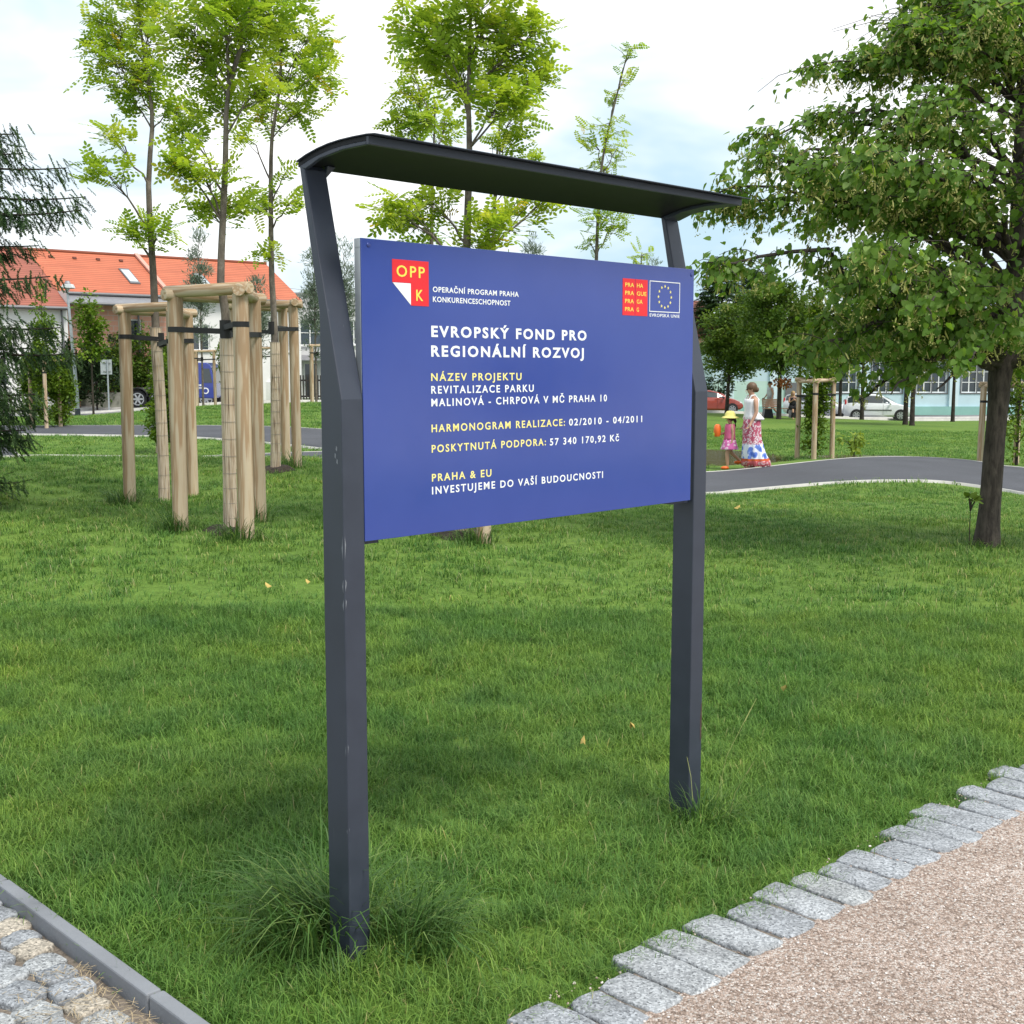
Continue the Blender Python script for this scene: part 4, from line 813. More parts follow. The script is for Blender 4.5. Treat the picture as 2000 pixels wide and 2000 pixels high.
# ---------------------------------------------------------------- spruce at the left edge
def spruce():
    base = onground(-190, 915, 13.0); root = empty('spruce_tree', tuple(base), 0, 'dark spruce with drooping branches reaching in at the left edge', 'tree'); b = MB(); lv = Leaves()
    b.tube([(0, 0, -.1), (0, 0, 2.6), (0, 0, 5.6)], [.13, .09, .02], 10); specs = []
    for px, py, Y in [(165, 385, 12.8), (130, 328, 13), (45, 300, 13.1), (160, 410, 12.2), (40, 262, 13.3), (98, 540, 12.4), (75, 480, 13.2), (150, 690, 12.4), (118, 640, 12.9), (70, 770, 12.3), (50, 840, 12.5), (10, 600, 12.0), (10, 700, 11.9), (40, 420, 12.5), (40, 730, 13.4), (35, 640, 12.4), (25, 780, 12.2), (60, 680, 12.8), (20, 860, 12.6), (60, 860, 13.0), (85, 800, 13.2)]: specs.append(at(px, py, Y) - base)
    for _ in range(50):
        zz = rng.uniform(.2, 5.3); a = rng.uniform(0, 6.28); l = np.interp(zz, [0, 1, 4, 5.6], [1.5, 1.45, 1.0, .15]) * rng.uniform(.7, 1.05); specs.append(np.array([l * math.cos(a), l * math.sin(a), zz]))
    for tp in specs:
        hd = np.hypot(tp[0], tp[1]); A = np.array([0, 0, min(5.5, tp[2] + hd * .16)]); t = np.linspace(0, 1, 9)[:, None]; P = A + (tp - A) * t; P[:, 2] -= (np.sin(t[:, 0] * math.pi) * .07 * hd); b.tube(P, np.linspace(.022, .006, 9), 5, cap=False)
        k = int(40 + hd * 62); u = rng.uniform(.10, 1, k) ** .8; Q = np.stack([np.interp(u, t[:, 0], P[:, j]) for j in range(3)], -1) + rng.normal(0, .05, (k, 3)) * np.array([1, 1, 1.1]); d = (tp - A) / np.linalg.norm(tp - A); sd = np.array([-d[1], d[0], 0]); sg = rng.choice([-1, 1], k)[:, None]
        ax = d * .55 + sd * sg * rng.uniform(.1, .9, (k, 1)) + np.array([0, 0, -.7]) * rng.uniform(.2, 2.0, (k, 1)) + rng.normal(0, .22, (k, 3)); w = rng.integers(0, 3, k); upv = rng.normal(0, .3, (k, 3)) + np.array([0, 0, 1.])
        for q in range(3):
            m_ = w == q; lv.add(*NEED[q], Q[m_], frames(ax[m_], upv[m_]), rng.uniform(.14, .30, m_.sum()) * (.62 + .5 * (1 - u[m_])), np.clip(rng.normal(.42, .2, m_.sum()) + (u[m_] > .93) * .25, 0, 1))
    b.build('trunk', M_BARKD, root, smooth=70); lv.build('crown', M_NEED, root)
spruce()
# ---------------------------------------------------------------- trees and shrubs farther off
col = lambda f: 1 - .45 * max(0, f)
def mini_stakes(px, py, Y, ht, label, sp=.45, dia=.10, strap=True, ang=.3):
    c = onground(px, py, Y); ps = [c + np.array([sp * math.cos(a), sp * math.sin(a), 0]) for a in (ang, ang + 2.09, ang + 4.19)]
    for p in ps: p[2] = h(p[0], p[1])
    return stakes(ps, ht, dia, label, c, .085, 'slim timber stakes round young trees', over=.1, strap=strap)
# right hand side
tree('hornbeam_tree', onground(1590, 897, 27.18), 4.2, .035, (1.95, .28, .28, 2.1), 'columnar hornbeam growing through the stakes beyond the path bend', M_HORN, leaf=.085, clumps=85, per=95, cr=.22, shape=col, group='columnar hornbeams', shell=.4)
mini_stakes(1590, 897, 27, 1.68, 'three slim stakes with crossbars round the hornbeam beyond the path', .43, .11, ang=-1.83)
tree('hornbeam_tree', onground(1985, 905, 25), 4.0, .035, (1.8, .55, .55, 1.9), 'columnar hornbeam behind the linden trunk at the right edge', M_HORN, leaf=.08, clumps=55, per=70, cr=.24, shape=col, group='columnar hornbeams', shell=.4)
mini_stakes(1968, 905, 25.5, 1.60, 'three slim stakes with crossbars behind the big linden trunk', .55, .125, ang=-1.2)
tree('shrub', onground(1668, 893, 25.8), .62, .012, (.36, .36, .32, .26), 'small lime green shrub on the pond bank beyond the path', M_LIME, leaf=.11, clumps=13, per=16, cr=.12, cat='shrub', droop=-.5)
tree('sapling', onground(1893, 1052, 11.3), .58, .008, (.45, .07, .07, .12), 'thin leggy sapling beside the linden trunk base', M_GREEN, tmpl=HEART, leaf=.06, clumps=5, per=4, cr=.05, cat='sapling')
tree('park_linden', onground(1419, 806, 62), 5.6, .11, (3.55, 2.0, 2.0, 2.0), 'young round linden left of the group behind the walking woman', M_GREEN, leaf=.17, clumps=84, per=150, cr=.5, group='young lindens by the road', lean=(.25, 0))
t2 = tree('park_linden', onground(1521, 822, 58), 6.9, .13, (4.3, 2.5, 2.5, 2.75), 'fuller young linden with rusty dead twig over the bench', M_GREEN, leaf=.17, clumps=104, per=160, cr=.55, group='young lindens by the road')
lv = Leaves(); c = at(1530, 748, 57.6) - np.array(t2.location); P = ell(160, c, (.55, .3, .28), .5); lv.add(*DIAM, P, frames(rng.normal(0, 1, (160, 3)), rng.normal(0, 1, (160, 3))), rng.uniform(.10, .2, 160), rng.uniform(0, 1, 160)); d_ = lv.build('dead_twig', M_RUST, t2); d_['label'] = 'rusty brown dead twig with dry leaves'
for px, py, Y, ht, rr, lb in [(1683, 819, 62, 6.0, 1.9, 'young linden standing behind the white hatchback'), (1768, 829, 52, 5.6, 1.7, 'slim dark trunked linden in front of the white hatchback bonnet'), (1781, 831, 51, 5.8, 1.7, 'slim linden trunk just right of the white hatchback'), (1560, 812, 66, 6.4, 2.0, 'young linden behind the seated woman'), (1640, 812, 70, 6.2, 2.0, 'young linden between the two parked light cars'), (1860, 835, 66, 6.4, 2.2, 'young linden beside the blue hall windows')]:
    tree('park_linden', onground(px, py, Y), ht, .12, (ht * .66, rr, rr, ht * .3), lb, M_GREEN, leaf=.17, clumps=54, per=140, cr=.5, group='young lindens by the road')
conifer('spruce_tree', at(1405, 800, 98) * np.array([1, 1, 0]) + np.array([0, 0, -1.2]), 11.6, 3.3, 'broad dark spruce rising behind the red roofed house', 90, 34, 1.5, 'far spruces', z0=.3)
conifer('spruce_tree', at(1467, 800, 108) * np.array([1, 1, 0]) + np.array([0, 0, -1.2]), 11.4, 2.9, 'narrow dark spruce right of the broad one', 84, 30, 1.5, 'far spruces', z0=.3)
tree('shrub', onground(1402, 800, 84), 2.6, .05, (1.5, 1.0, 1.0, 1.3), 'dark round shrub against the peach house wall', M_DARK, leaf=.2, clumps=22, per=60, cr=.45, cat='shrub')
for x, y, ht, rr, lb in ((20, .6, 7.0, 2.0, 'unseen linden added right of the gravel path for the board to reflect'), (20.5, 9.6, 7.0, 2.3, 'unseen linden added farther along the gravel path for the board to reflect'), (27, 5.2, 2.6, 2.4, 'unseen low bush added right of the gravel path for the board to reflect')):  # unseen plants added out of frame to shape what the board reflects
    tree('park_linden' if ht > 3 else 'bush', (x, y, h(x, y)), ht, .1, (ht * .56, rr, rr, ht * .44), lb, M_GREEN, leaf=.17, clumps=54, per=120, cr=.55, cat='tree' if ht > 3 else 'bush')
# left hand side
for px, py, Y, top, rr, lb in [(92, 862, 33, 548, .42, 'columnar hornbeam tallest among the spruce branches'), (66, 850, 35, 690, .34, 'short columnar hornbeam deepest in the spruce'), (122, 858, 33.5, 690, .38, 'short columnar hornbeam right of the tall one'), (325, 880, 25, 690, .28, 'dark slim hornbeam seen between the left stakes')]:
    b_ = onground(px, py, Y); ht = at(px, top, Y)[2] - b_[2]; tree('hornbeam_tree', b_, ht, .035, (ht * .52, rr, rr, ht * .5), lb, M_HORN, leaf=.09, clumps=75, per=75, cr=.22, shape=col, group='columnar hornbeams', shell=.4)
mini_stakes(92, 862, 33, 1.75, 'three slim stakes round the tall hornbeam by the spruce', .42, ang=-1.2)
mini_stakes(325, 885, 25.5, 1.6, 'three slim stakes round the slim hornbeam behind the left robinia', .3, .08, ang=.2)
b_ = onground(183, 815, 49); tree('young_maple', b_, 5.3, .05, (3.3, .62, .62, 1.9), 'young upright light green tree beside the grey lamp', M_HORN, leaf=.18, clumps=36, per=46, cr=.32, shape=col); 
for px, py, Y, top, rx, lb, gm in [(130, 800, 58, 640, 1.0, 'dark evergreen bush left of the lamp', M_DARK), (190, 800, 57, 640, 1.2, 'dark evergreen bush right of the lamp', M_DARK), (160, 800, 60, 690, 1.0, 'low dark evergreen bush under the brick wall', M_DARK), (235, 800, 60.5, 650, 1.0, 'grey green bush behind the road sign', M_GREEN), (285, 800, 60.8, 628, 1.5, 'large leafy bush behind the leftmost stakes', M_GREEN), (330, 800, 61.5, 645, 1.1, 'leafy bush between the two left robinias', M_GREEN), (450, 800, 62, 660, .7, 'light green bush beside the blue truck cab', M_HORN)]:
    b_ = onground(px, py, Y); ht = at(px, top, Y)[2] - b_[2]; tree('bush', b_, ht, .05, (ht * .52, rx, rx, ht * .5), lb, gm, leaf=.17, clumps=40, per=80, cr=.42, cat='bush', group='bushes by the houses')
for px, py, Y, top, rr, lb in [(397, 788, 50, 432, .55, 'tall silvery narrow tree left of the nearest robinia trunk'), (505, 790, 49, 520, .65, 'silvery narrow tree behind the two right stakes'), (618, 786, 48, 468, .62, 'silvery narrow tree left of the sign post'), (676, 790, 50, 452, .6, 'silvery narrow tree between sign arm and board'), (1040, 800, 52, 428, .55, 'silvery narrow tree top showing above the board centre'), (1275, 800, 55, 486, .8, 'silvery tree top showing above the board right end')]:
    b_ = onground(px, py, Y); ht = at(px, top, Y)[2] - b_[2]; tree('silver_tree', b_, ht, .05, (ht * .62, rr, rr, ht * .38), lb, M_SILV, tmpl=LANCE, leaf=.2, clumps=54, per=62, cr=.34, group='silvery narrow trees', shape=col, droop=.3, bark=M_BARK2)
for px, py, Y, lb in [(397, 789, 50, 'three slim stakes round the tall silvery tree'), (513, 791, 49, 'three slim stakes round the silvery tree behind the right stakes'), (622, 786, 48, 'three slim stakes beside the left sign post')]: mini_stakes(px, py, Y, 2.15, lb, .48, .12, ang=-1.9)
robinia(onground(1250, 900, 24), [(1250, 650, 24), (1252, 520, 24), (1254, 492, 24)], [(1252, 500, 22, 14, 22), (1245, 520, 25, 14, 14)], .04, 'small robinia tip just above the board near its right end')
# tufts of long grass
big_tuft(tuple(np.array([-.56, 3.50, 0])), 430, .16, .44, .17, 'long dark grass tuft left of the near sign post', .85, .0054, math.pi)
big_tuft(tuple(np.array([-.30, 3.47, 0])), 250, .12, .34, .14, 'long grass tuft right of the near sign post', .9, .005, .3)
big_tuft(tuple(np.array([-.50, 3.24, 0])), 120, .05, .11, .12, 'short grass tuft at the front foot of the near sign post', .5, .004)
big_tuft(tuple(SO + SE * 1.57 + np.array([.02, -.07, 0])), 230, .08, .20, .15, 'grass tuft around the far sign post foot', .5, .004)
for p, n_, lb in [(pA[1], 260, 'long grass tuft at the left foot of the nearest stakes'), (pA[0], 170, 'long grass tuft at the front stake of the nearest group'), (pA[2], 130, 'long grass tuft right of the nearest stakes'), (pB[0], 200, 'long grass tuft at the leftmost stake'), (pC[1], 120, 'long grass tuft at the stakes beside the sign post'), (pD[0], 150, 'long grass tuft at the stake foot under the board')]:
    big_tuft(tuple(p + np.array([-.05, -.05, -.01])), n_, .12, .34, .2, lb, .8, .007, math.pi if n_ > 180 else None)
big_tuft(tuple(onground(1925, 1066, 11.4)), 200, .06, .17, .38, 'ragged grass ring round the linden trunk base', .6, .007)
for p, lb in ((bA, 'mulch round the nearest robinia'), (bD, 'mulch round the robinia behind the board'), (bC, 'mulch')):
    b = MB(); ring_ = [(p[0] + (.24 + .06 * math.sin(3 * a) + random.uniform(-.03, .03)) * math.cos(a), p[1] + (.24 + random.uniform(-.03, .03)) * math.sin(a)) for a in np.linspace(0, 6.28, 25)[:-1]]
    b.rings([[(x, y, h(x, y) + .0) for x, y in ring_], [(p[0] + (x - p[0]) * .6, p[1] + (y - p[1]) * .6, h(x, y) + .06) for x, y in ring_]])
    tag(b.build('mulch', mat('bark_mulch', (.045, .034, .026), .95, vs=30, var=.6, bs=40, bd=.03, space='World')), kind='structure')
for u, v, l, a, lb in ((1.70, -.02, .40, .25, 'long pale grass stalk leaning right of the far sign post'), (1.585, -.10, .34, 1.9, 'pale grass stalk standing in front of the far sign post'), (1.80, -.22, .24, -.6, 'short pale grass stalk lying toward the stone edging')):
    c = SO + SE * u + np.array([v * .2, v, 0]); b = MB(); d = np.array([math.cos(a), math.sin(a), 0]); b.tube([c, c + d * l * .12 + (0, 0, l * .55), c + d * l * .36 + (0, 0, l)], [.0011, .0009, .0007], 4); b.tube([c + d * l * .30 + (0, 0, l * .88), c + d * l * .42 + (0, 0, l * 1.1)], [.0022, .0008], 4)
    tag(b.build('grass_stalk', mat('stalk', (.34, .36, .13), .7)), lb, 'grass stalk')
# dropped leaves and dry clippings
M_DRY = mat('dry_leaf', (.50, .36, .10), .7, vs=30, var=.25); M_STRAW = mat('straw', (.36, .28, .17), .8, vs=40, var=.3, space='World')
for i, (px, py, sz, lb) in enumerate([(1138, 1459, .022, 'small pale mushroom like leaf on the lawn between the posts'), (523, 1177, .03, 'yellow leaf lying on the lawn left of the near post'), (1235, 1430, .02, 'pale leaf on the lawn left of the far post'), (1533, 1357, .02, 'rusty leaf on the lawn right of the far post'), (1440, 980, .05, 'pale leaf beside the asphalt path edge'), (1362, 1052, .04, 'yellow leaf right of the board'), (600, 1500 - 330, .02, 'tiny leaf beside the near post')]):
    p = gnd(px, py, .05) if py > 1100 else onground(px, py, (CH) * F / (py - 719) * .95); b = MB(); s_ = sz
    b.add([(0, -s_, .02), (s_ * .5, -s_ * .3, .0), (s_ * .45, s_ * .5, .01), (0, s_, .03), (-s_ * .45, s_ * .5, .012), (-s_ * .5, -s_ * .3, .0)], [(0, 1, 2, 3), (0, 3, 4, 5)]); o = b.build('fallen_leaf', M_DRY); o.location = (p[0], p[1], h(p[0], p[1]) + .065 if p[1] < 8 else h(p[0], p[1]) + .05); o.rotation_euler = (.3, .2, i * 1.3); tag(o, lb, 'leaf', 'leaves dropped on the lawn')
random.seed(9); V, Fq = [], []
for _ in range(1300):
    s_ = random.uniform(.0, 1.6) ** 1.1; d = .035 + abs(random.gauss(0, .13)); p = CR - KD * (s_ - .35) - KN * d; a = random.uniform(0, 6.28); l = random.uniform(.012, .045); z = random.uniform(.022, .04); dx = np.array([math.cos(a), math.sin(a)]); nn = np.array([-dx[1], dx[0]]) * .0008; bb = len(V)
    q0, q1 = p - dx * l / 2, p + dx * l / 2; z2 = z + random.uniform(-.004, .012); V += [(*(q0 - nn), z), (*(q0 + nn), z), (*(q1 + nn), z2), (*(q1 - nn), z2)]; Fq.append((bb, bb + 1, bb + 2, bb + 3))
b = MB(); b.add(V, Fq); tag(b.build('dry_clippings', M_STRAW), kind='stuff')
# loose stones on the gravel path
ST = []
for k in range(5):
    random.seed(60 + k); b = MB(); b.ball((0, 0, .12), (.5, .42, .3), 0, 6, 4); v = [tuple(c * random.uniform(.8, 1.2) for c in p) for p in b.v]; ST.append((v, b.f, [random.random()] * len(v)))
ng = 42000; u = rng.uniform(0, 7.5, ng) ** 1.0; w_ = rng.uniform(-3.6, .006, ng); XY = CR + SD * u[:, None] + SN * w_[:, None]; k = (abs(XY[:, 0]) < XY[:, 1] * .55 + .3) & (XY[:, 1] > 2.2); XY = XY[k]; n_ = len(XY)
ng2 = 1600; u = rng.uniform(0, 9, ng2); XY2 = CR + SD * u[:, None] + SN * (SETT_W * rng.uniform(0, 1.08, ng2))[:, None]
pts = np.concatenate([np.c_[XY, np.full(n_, .027)], np.c_[XY2, np.full(ng2, .024)]]); n_ = len(pts); s_ = rng.uniform(.0035, .0095, n_)
def gstone():
    m, t = newmat('gravel_stone'); oi = N(t, 'ShaderNodeNewGeometry'); v = N(t, 'ShaderNodeTexVoronoi', i_Scale=70.0); L(t, oi.outputs['Position'], v.inputs['Vector']); sx = N(t, 'ShaderNodeSeparateColor'); L(t, v.outputs['Color'], sx.inputs[0])
    c = ramp(t, sx.outputs[1], [(.0, (.22, .165, .135)), (.25, (.36, .275, .23)), (.55, (.50, .395, .335)), (.8, (.60, .52, .475)), (1, (.68, .66, .64))]); principled(t, c, .8, 0, .25); return m
scatter('gravel', ST, pts, np.stack([rng.normal(0, .3, n_), rng.normal(0, .3, n_), rng.uniform(0, 6.28, n_)], -1), np.stack([s_, s_, s_], -1) * 1.15, rng.integers(0, 5, n_), gstone())
# ---------------------------------------------------------------- buildings
def tile_mat(name, a, sc=1.0):
    m, t = newmat(name); v = coords(t, 'Generated'); uv = coords(t, 'Object')
    br = N(t, 'ShaderNodeTexBrick', i_Scale=1.0); br.inputs['Color1'].default_value = (*a, 1); br.inputs['Color2'].default_value = (*[x * .88 for x in a], 1); br.inputs['Mortar'].default_value = (*[x * .42 for x in a], 1)
    br.inputs['Mortar Size'].default_value = .022; br.inputs['Brick Width'].default_value = 6.0; br.inputs['Row Height'].default_value = .215; br.offset = 0
    a_ = N(t, 'ShaderNodeUVMap'); L(t, a_.outputs[0], br.inputs['Vector'])
    st = ramp(t, noise(t, uv, .7, 4, .6), [(.3, (.88, .88, .88)), (.7, (1.08, 1.06, 1.04))]); mu = N(t, 'ShaderNodeMixRGB', blend_type='MULTIPLY', i_0=1.0); L(t, br.outputs[0], mu.inputs[1]); L(t, st, mu.inputs[2])
    principled(t, mu.outputs[0], .7, 0, .3, bump(t, br.outputs['Fac'], -.6, .03)); return m
def slab(name, c4, th, m, parent):                     # roof sheet from four corners (eave0, eave1, ridge1, ridge0), metric UVs
    P = np.array(c4, float); n = np.cross(P[1] - P[0], P[3] - P[0]); n /= np.linalg.norm(n)
    b = MB(); b.prism([tuple(p) for p in P], tuple(-n * th)); o = b.build(name, m, parent); me = o.data; uv = me.uv_layers.new(name='UVMap')
    e = (P[1] - P[0]) / np.linalg.norm(P[1] - P[0]); f = np.cross(n, e)
    for l in me.loops: p = np.array(me.vertices[l.vertex_index].co) - P[0]; uv.data[l.index].uv = (p @ e, p @ f)
    return o
M_TILE = tile_mat('orange_roof_tile', (.50, .150, .082)); M_TILE2 = tile_mat('dull_red_roof_tile', (.34, .115, .08)); M_TILE3 = tile_mat('brown_red_roof_tile', (.26, .105, .075))
def plaster(name, c): return mat(name, c, .85, vs=.9, var=.08, bs=40, bd=.006)
M_WPL = plaster('white_plaster', (.70, .69, .68)); M_GPL = plaster('grey_white_plaster', (.58, .575, .58)); M_BLUE = plaster('pale_blue_plaster', (.50, .63, .70)); M_BLUE2 = plaster('light_blue_plaster', (.58, .70, .77)); M_TEAL = plaster('teal_plaster', (.26, .46, .45)); M_PEACH = plaster('peach_plaster', (.70, .46, .30)); M_GREY = mat('grey_metal', (.16, .16, .17), .5, .3); M_ZINC = mat('zinc_sheet', (.27, .27, .29), .5, .4, vs=4)
M_GLASS = mat('window_glass', (.035, .045, .055), .06, 0, .8, var=.3, vs=2); M_FRAME = mat('white_frame', (.78, .78, .78), .4, var=.03); M_DOORW = mat('white_door', (.72, .73, .74), .5)
def brick_mat():
    m, t = newmat('hollow_brick'); uv = coords(t, 'Object', (1, 1, 1)); sp = N(t, 'ShaderNodeSeparateXYZ'); cb = N(t, 'ShaderNodeCombineXYZ'); L(t, uv, sp.inputs[0]); L(t, sp.outputs[0], cb.inputs[0]); L(t, sp.outputs[2], cb.inputs[1])
    br = N(t, 'ShaderNodeTexBrick', i_Scale=1.0); br.inputs['Color1'].default_value = (.70, .37, .27, 1); br.inputs['Color2'].default_value = (.66, .34, .25, 1); br.inputs['Mortar'].default_value = (.60, .46, .38, 1); br.inputs['Mortar Size'].default_value = .018; br.inputs['Brick Width'].default_value = .5; br.inputs['Row Height'].default_value = .25; L(t, cb.outputs[0], br.inputs['Vector'])
    principled(t, br.outputs[0], .9, 0, .2); return m
M_BRICK = brick_mat()
def wall(name, x0, x1, z0, z1, y, th, m, parent, holes=()):
    b = MB(); xs = sorted({x0, x1, *[v for q in holes for v in (q[0], q[2])]}); zs = sorted({z0, z1, *[v for q in holes for v in (q[1], q[3])]})
    for i in range(len(xs) - 1):
        for j in range(len(zs) - 1):
            cx, cz = (xs[i] + xs[i + 1]) / 2, (zs[j] + zs[j + 1]) / 2
            if any(q[0] < cx < q[2] and q[1] < cz < q[3] for q in holes): continue
            b.add([(xs[i], y, zs[j]), (xs[i + 1], y, zs[j]), (xs[i + 1], y, zs[j + 1]), (xs[i], y, zs[j + 1])], [(0, 1, 2, 3)])
    for q in holes:                                     # reveals
        b.add([(q[0], y, q[1]), (q[2], y, q[1]), (q[2], y, q[3]), (q[0], y, q[3]), (q[0], y + th, q[1]), (q[2], y + th, q[1]), (q[2], y + th, q[3]), (q[0], y + th, q[3])], [(0, 4, 5, 1), (1, 5, 6, 2), (2, 6, 7, 3), (3, 7, 4, 0)])
    return b.build(name, m, parent)
def window(q, y, parent, cols=2, rows=1, fr=.06, sill=True, th=.16, fm=None, label=None):
    fm = fm or M_FRAME; x0, z0, x1, z1 = q; yy = y + th - .06; b = MB()
    b.box(((x0 + x1) / 2, yy, z0 + fr / 2), (x1 - x0, .06, fr)); b.box(((x0 + x1) / 2, yy, z1 - fr / 2), (x1 - x0, .06, fr))
    for i in range(cols + 1): x = x0 + fr / 2 + (x1 - x0 - fr) * i / cols; b.box((x, yy, (z0 + z1) / 2), (fr, .06, z1 - z0 - 2 * fr))
    for j in range(1, rows): b.box(((x0 + x1) / 2, yy + .004, z0 + (z1 - z0) * j / rows), (x1 - x0 - 2 * fr, .05, fr * .7))
    w = b.build('window', fm, parent); g_ = MB(); g_.add([(x0, yy + .02, z0), (x1, yy + .02, z0), (x1, yy + .02, z1), (x0, yy + .02, z1)], [(0, 1, 2, 3)]); g_.build('pane', M_GLASS, w)
    if sill: s_ = MB(); s_.box(((x0 + x1) / 2, y - .03, z0 - .03), (x1 - x0 + .16, .14, .05)); s_.build('sill', M_FRAME, w)
    return w
def shell(parent, x0, x1, z0, z1, y0, y1, m, name='wall'):  # back and side walls
    b = MB(); b.add([(x0, y0, z0), (x0, y1, z0), (x0, y1, z1), (x0, y0, z1)], [(3, 2, 1, 0)]); b.add([(x1, y0, z0), (x1, y1, z0), (x1, y1, z1), (x1, y0, z1)], [(0, 1, 2, 3)]); b.add([(x0, y1, z0), (x1, y1, z0), (x1, y1, z1), (x0, y1, z1)], [(3, 2, 1, 0)]); return b.build(name, m, parent)
HD = R(40.0); hx, hy = math.cos(HD), math.sin(HD)
def hrow(t, back): return np.array([-23.9 + hx * t - hy * back, 62 + hy * t + hx * back, 0])
GZ = -.3; RZ = 7.5
def rowhouse(t0, t1, label, roofm, wallm, eave, front, holes, pent=False, name='house', doors=()):
    o = hrow(t0, 0); root = empty(name, (o[0], o[1], 0), HD, label, 'house', 'terraced houses'); w = t1 - t0; run = front; ez = RZ - (RZ - 5.25) * run / 4.0
    wall('wall', 0, w, GZ, ez + .1, -run + .35, .2, wallm, root, holes + list(doors)); shell(root, 0, w, GZ, 5.3, -run + .35, 4, wallm)
    for q in holes: window(q, -run + .35, root)
    for q in doors:
        b = MB(); b.box(((q[0] + q[2]) / 2, -run + .5, (q[1] + q[3]) / 2), (q[2] - q[0], .06, q[3] - q[1])); d_ = b.build('door', M_DOORW, root); b = MB(); b.box((q[2] - .15, -run + .45, q[1] + 1.05), (.12, .05, .04)); b.build('handle', M_GREY, d_)
    g_ = 0.0; slab('roof', [(-g_, -run, ez), (w + g_, -run, ez), (w + g_, 0, RZ), (-g_, 0, RZ)], .12, roofm, root); slab('roof', [(w, 4, 5.25), (0, 4, 5.25), (0, 0, RZ), (w, 0, RZ)], .12, roofm, root)
    b = MB(); b.tube([(0, 0, RZ + .02), (w, 0, RZ + .02)], .09, 8); b.build('ridge_tile', roofm, root)
    gb = MB(); gb.prism([(0.05, -run + .4, ez), (.05, 3.9, 5.3), (.05, 0, RZ - .1)], (w - .1, 0, 0)); gb.build('gable', wallm, root)
    gu = MB(); gu.tube([(0, -run - .07, ez - .02), (w, -run - .07, ez - .02)], .075, 8); gu.build('gutter', M_GREY, root)
    return root, run, ez
r1, run, ez = rowhouse(-9, 0, 'left terraced house with dull red roof and white wall behind the spruce', M_TILE2, M_WPL, 0, 5.4, [(5.2, .9, 6.2, 2.2), (7.4, .9, 8.4, 2.2), (1.5, 1.0, 2.7, 2.4)])
b = MB(); b.tube([(8.7, -run + .28, ez - .1), (8.7, -run + .2, ez - .5), (8.75, -run + .28, 3.4), (8.75, -run + .28, GZ)], .05, 8); b.build('downpipe', M_GREY, r1)
r2, run, ez = rowhouse(.01, 5.6, 'middle terraced house with bright orange tiles and bare brick wall', M_TILE, M_BRICK, 0, 4.0, [(3.0, 2.7, 4.2, 4.1), (.9, 1.0, 2.1, 2.3)], doors=[(4.4, GZ + .1, 5.3, 2.0)])
slab('metal_roof', [(0, -run - .75, ez - .48), (5.6, -run - .75, ez - .48), (5.6, -run + .05, ez - .06), (0, -run + .05, ez - .06)], .06, M_ZINC, r2)
b = MB(); b.tube([(0, -run - .82, ez - .52), (5.6, -run - .82, ez - .52)], .07, 8); b.build('gutter', M_GREY, r2)
b = MB(); b.tube([(4.0, -run + .26, ez - .5), (4.0, -run + .26, GZ)], .05, 8); b.build('downpipe', M_GREY, r2)
def roofpt(t, f, dz=0): return (t, -run * f, RZ - (RZ - ez) * f + dz)
def skylight(root, t, f0, f1, w=.75):
    P = [roofpt(t, f1, .07), roofpt(t + w, f1, .07), roofpt(t + w, f0, .07), roofpt(t, f0, .07)]; s_ = slab('skylight', P, .12, M_GREY, root); i = .1
    c = np.mean(P, 0); Q = [tuple(c + (np.array(p) - c) * .8 + (0, 0, .012)) for p in P]; b = MB(); b.add(Q, [(0, 1, 2, 3)]); b.build('pane', mat('sky_glass', (.5, .55, .58), .08, 0, .8), s_)
skylight(r2, 4.0, .38, .74, .52)
for t in (.9, 2.1, 3.3, 4.5):
    b = MB(); x, y, z = roofpt(t, .16, .04); b.box((x, y, z), (.2, .22, .1), taper=.7); b.build('roof_vent', M_TILE2, r2)
b = MB(); b.prism([roofpt(5.5, 1.0, .05), roofpt(5.5, 0, .05), roofpt(5.5, 0, .16), roofpt(5.5, 1.0, .16)], (.22, 0, 0)); b.build('verge', mat('pink_mortar', (.55, .30, .24), .8), r2)
b = MB(); b.tube([(.55, -run * .93, ez - .1), (.55, -run * .93, ez + .42)], .11, 10); b.tube([(.55, -run * .93, ez + .42), (.55, -run * .93, ez + .56)], [.16, .1], 10); b.build('flue', M_ZINC, r2)
r3, run, ez = rowhouse(5.75, 13.2, 'right terraced house with orange tiles and pale wall behind the stakes', M_TILE, M_WPL, 0, 4.0, [(1.0, 2.6, 2.1, 3.9), (3.2, 2.6, 4.3, 3.9), (5.6, 2.6, 6.7, 3.9), (1.0, .4, 2.1, 1.8), (3.2, .4, 4.3, 1.8)])
skylight(r3, 2.2, .4, .72, .52)
# white cube house
o = at(512, 760, 68.5); root = empty('cube_house', (o[0], o[1], 0), R(14), 'white flat roofed house right of the orange roofs', 'house')
hs = [(2.05, 2.95, 3.3, 4.35), (2.3, .1, 3.1, 2.0), (.4, 2.95, 1.3, 4.35), (4.6, .8, 5.6, 2.3), (4.6, 3.0, 5.6, 4.35)]
wall('wall', 0, 6.6, GZ, 5.75, 0, .2, M_GPL, root, hs); shell(root, 0, 6.6, GZ, 5.75, 0, 7, M_GPL)
for q in hs: window(q, 0, root, 2, 2 if q[0] == 2.05 else 1)
b = MB(); b.box((3.3, 3.5, 5.79), (6.8, 7.2, .09)); b.build('roof', M_ZINC, root)
b = MB(); b.prism([(1.9, -.03, 2.35), (1.9, -.95, 2.12), (1.9, -.95, 2.16), (1.9, -.03, 2.42)], (1.7, 0, 0)); b.build('porch_roof', M_ZINC, root)
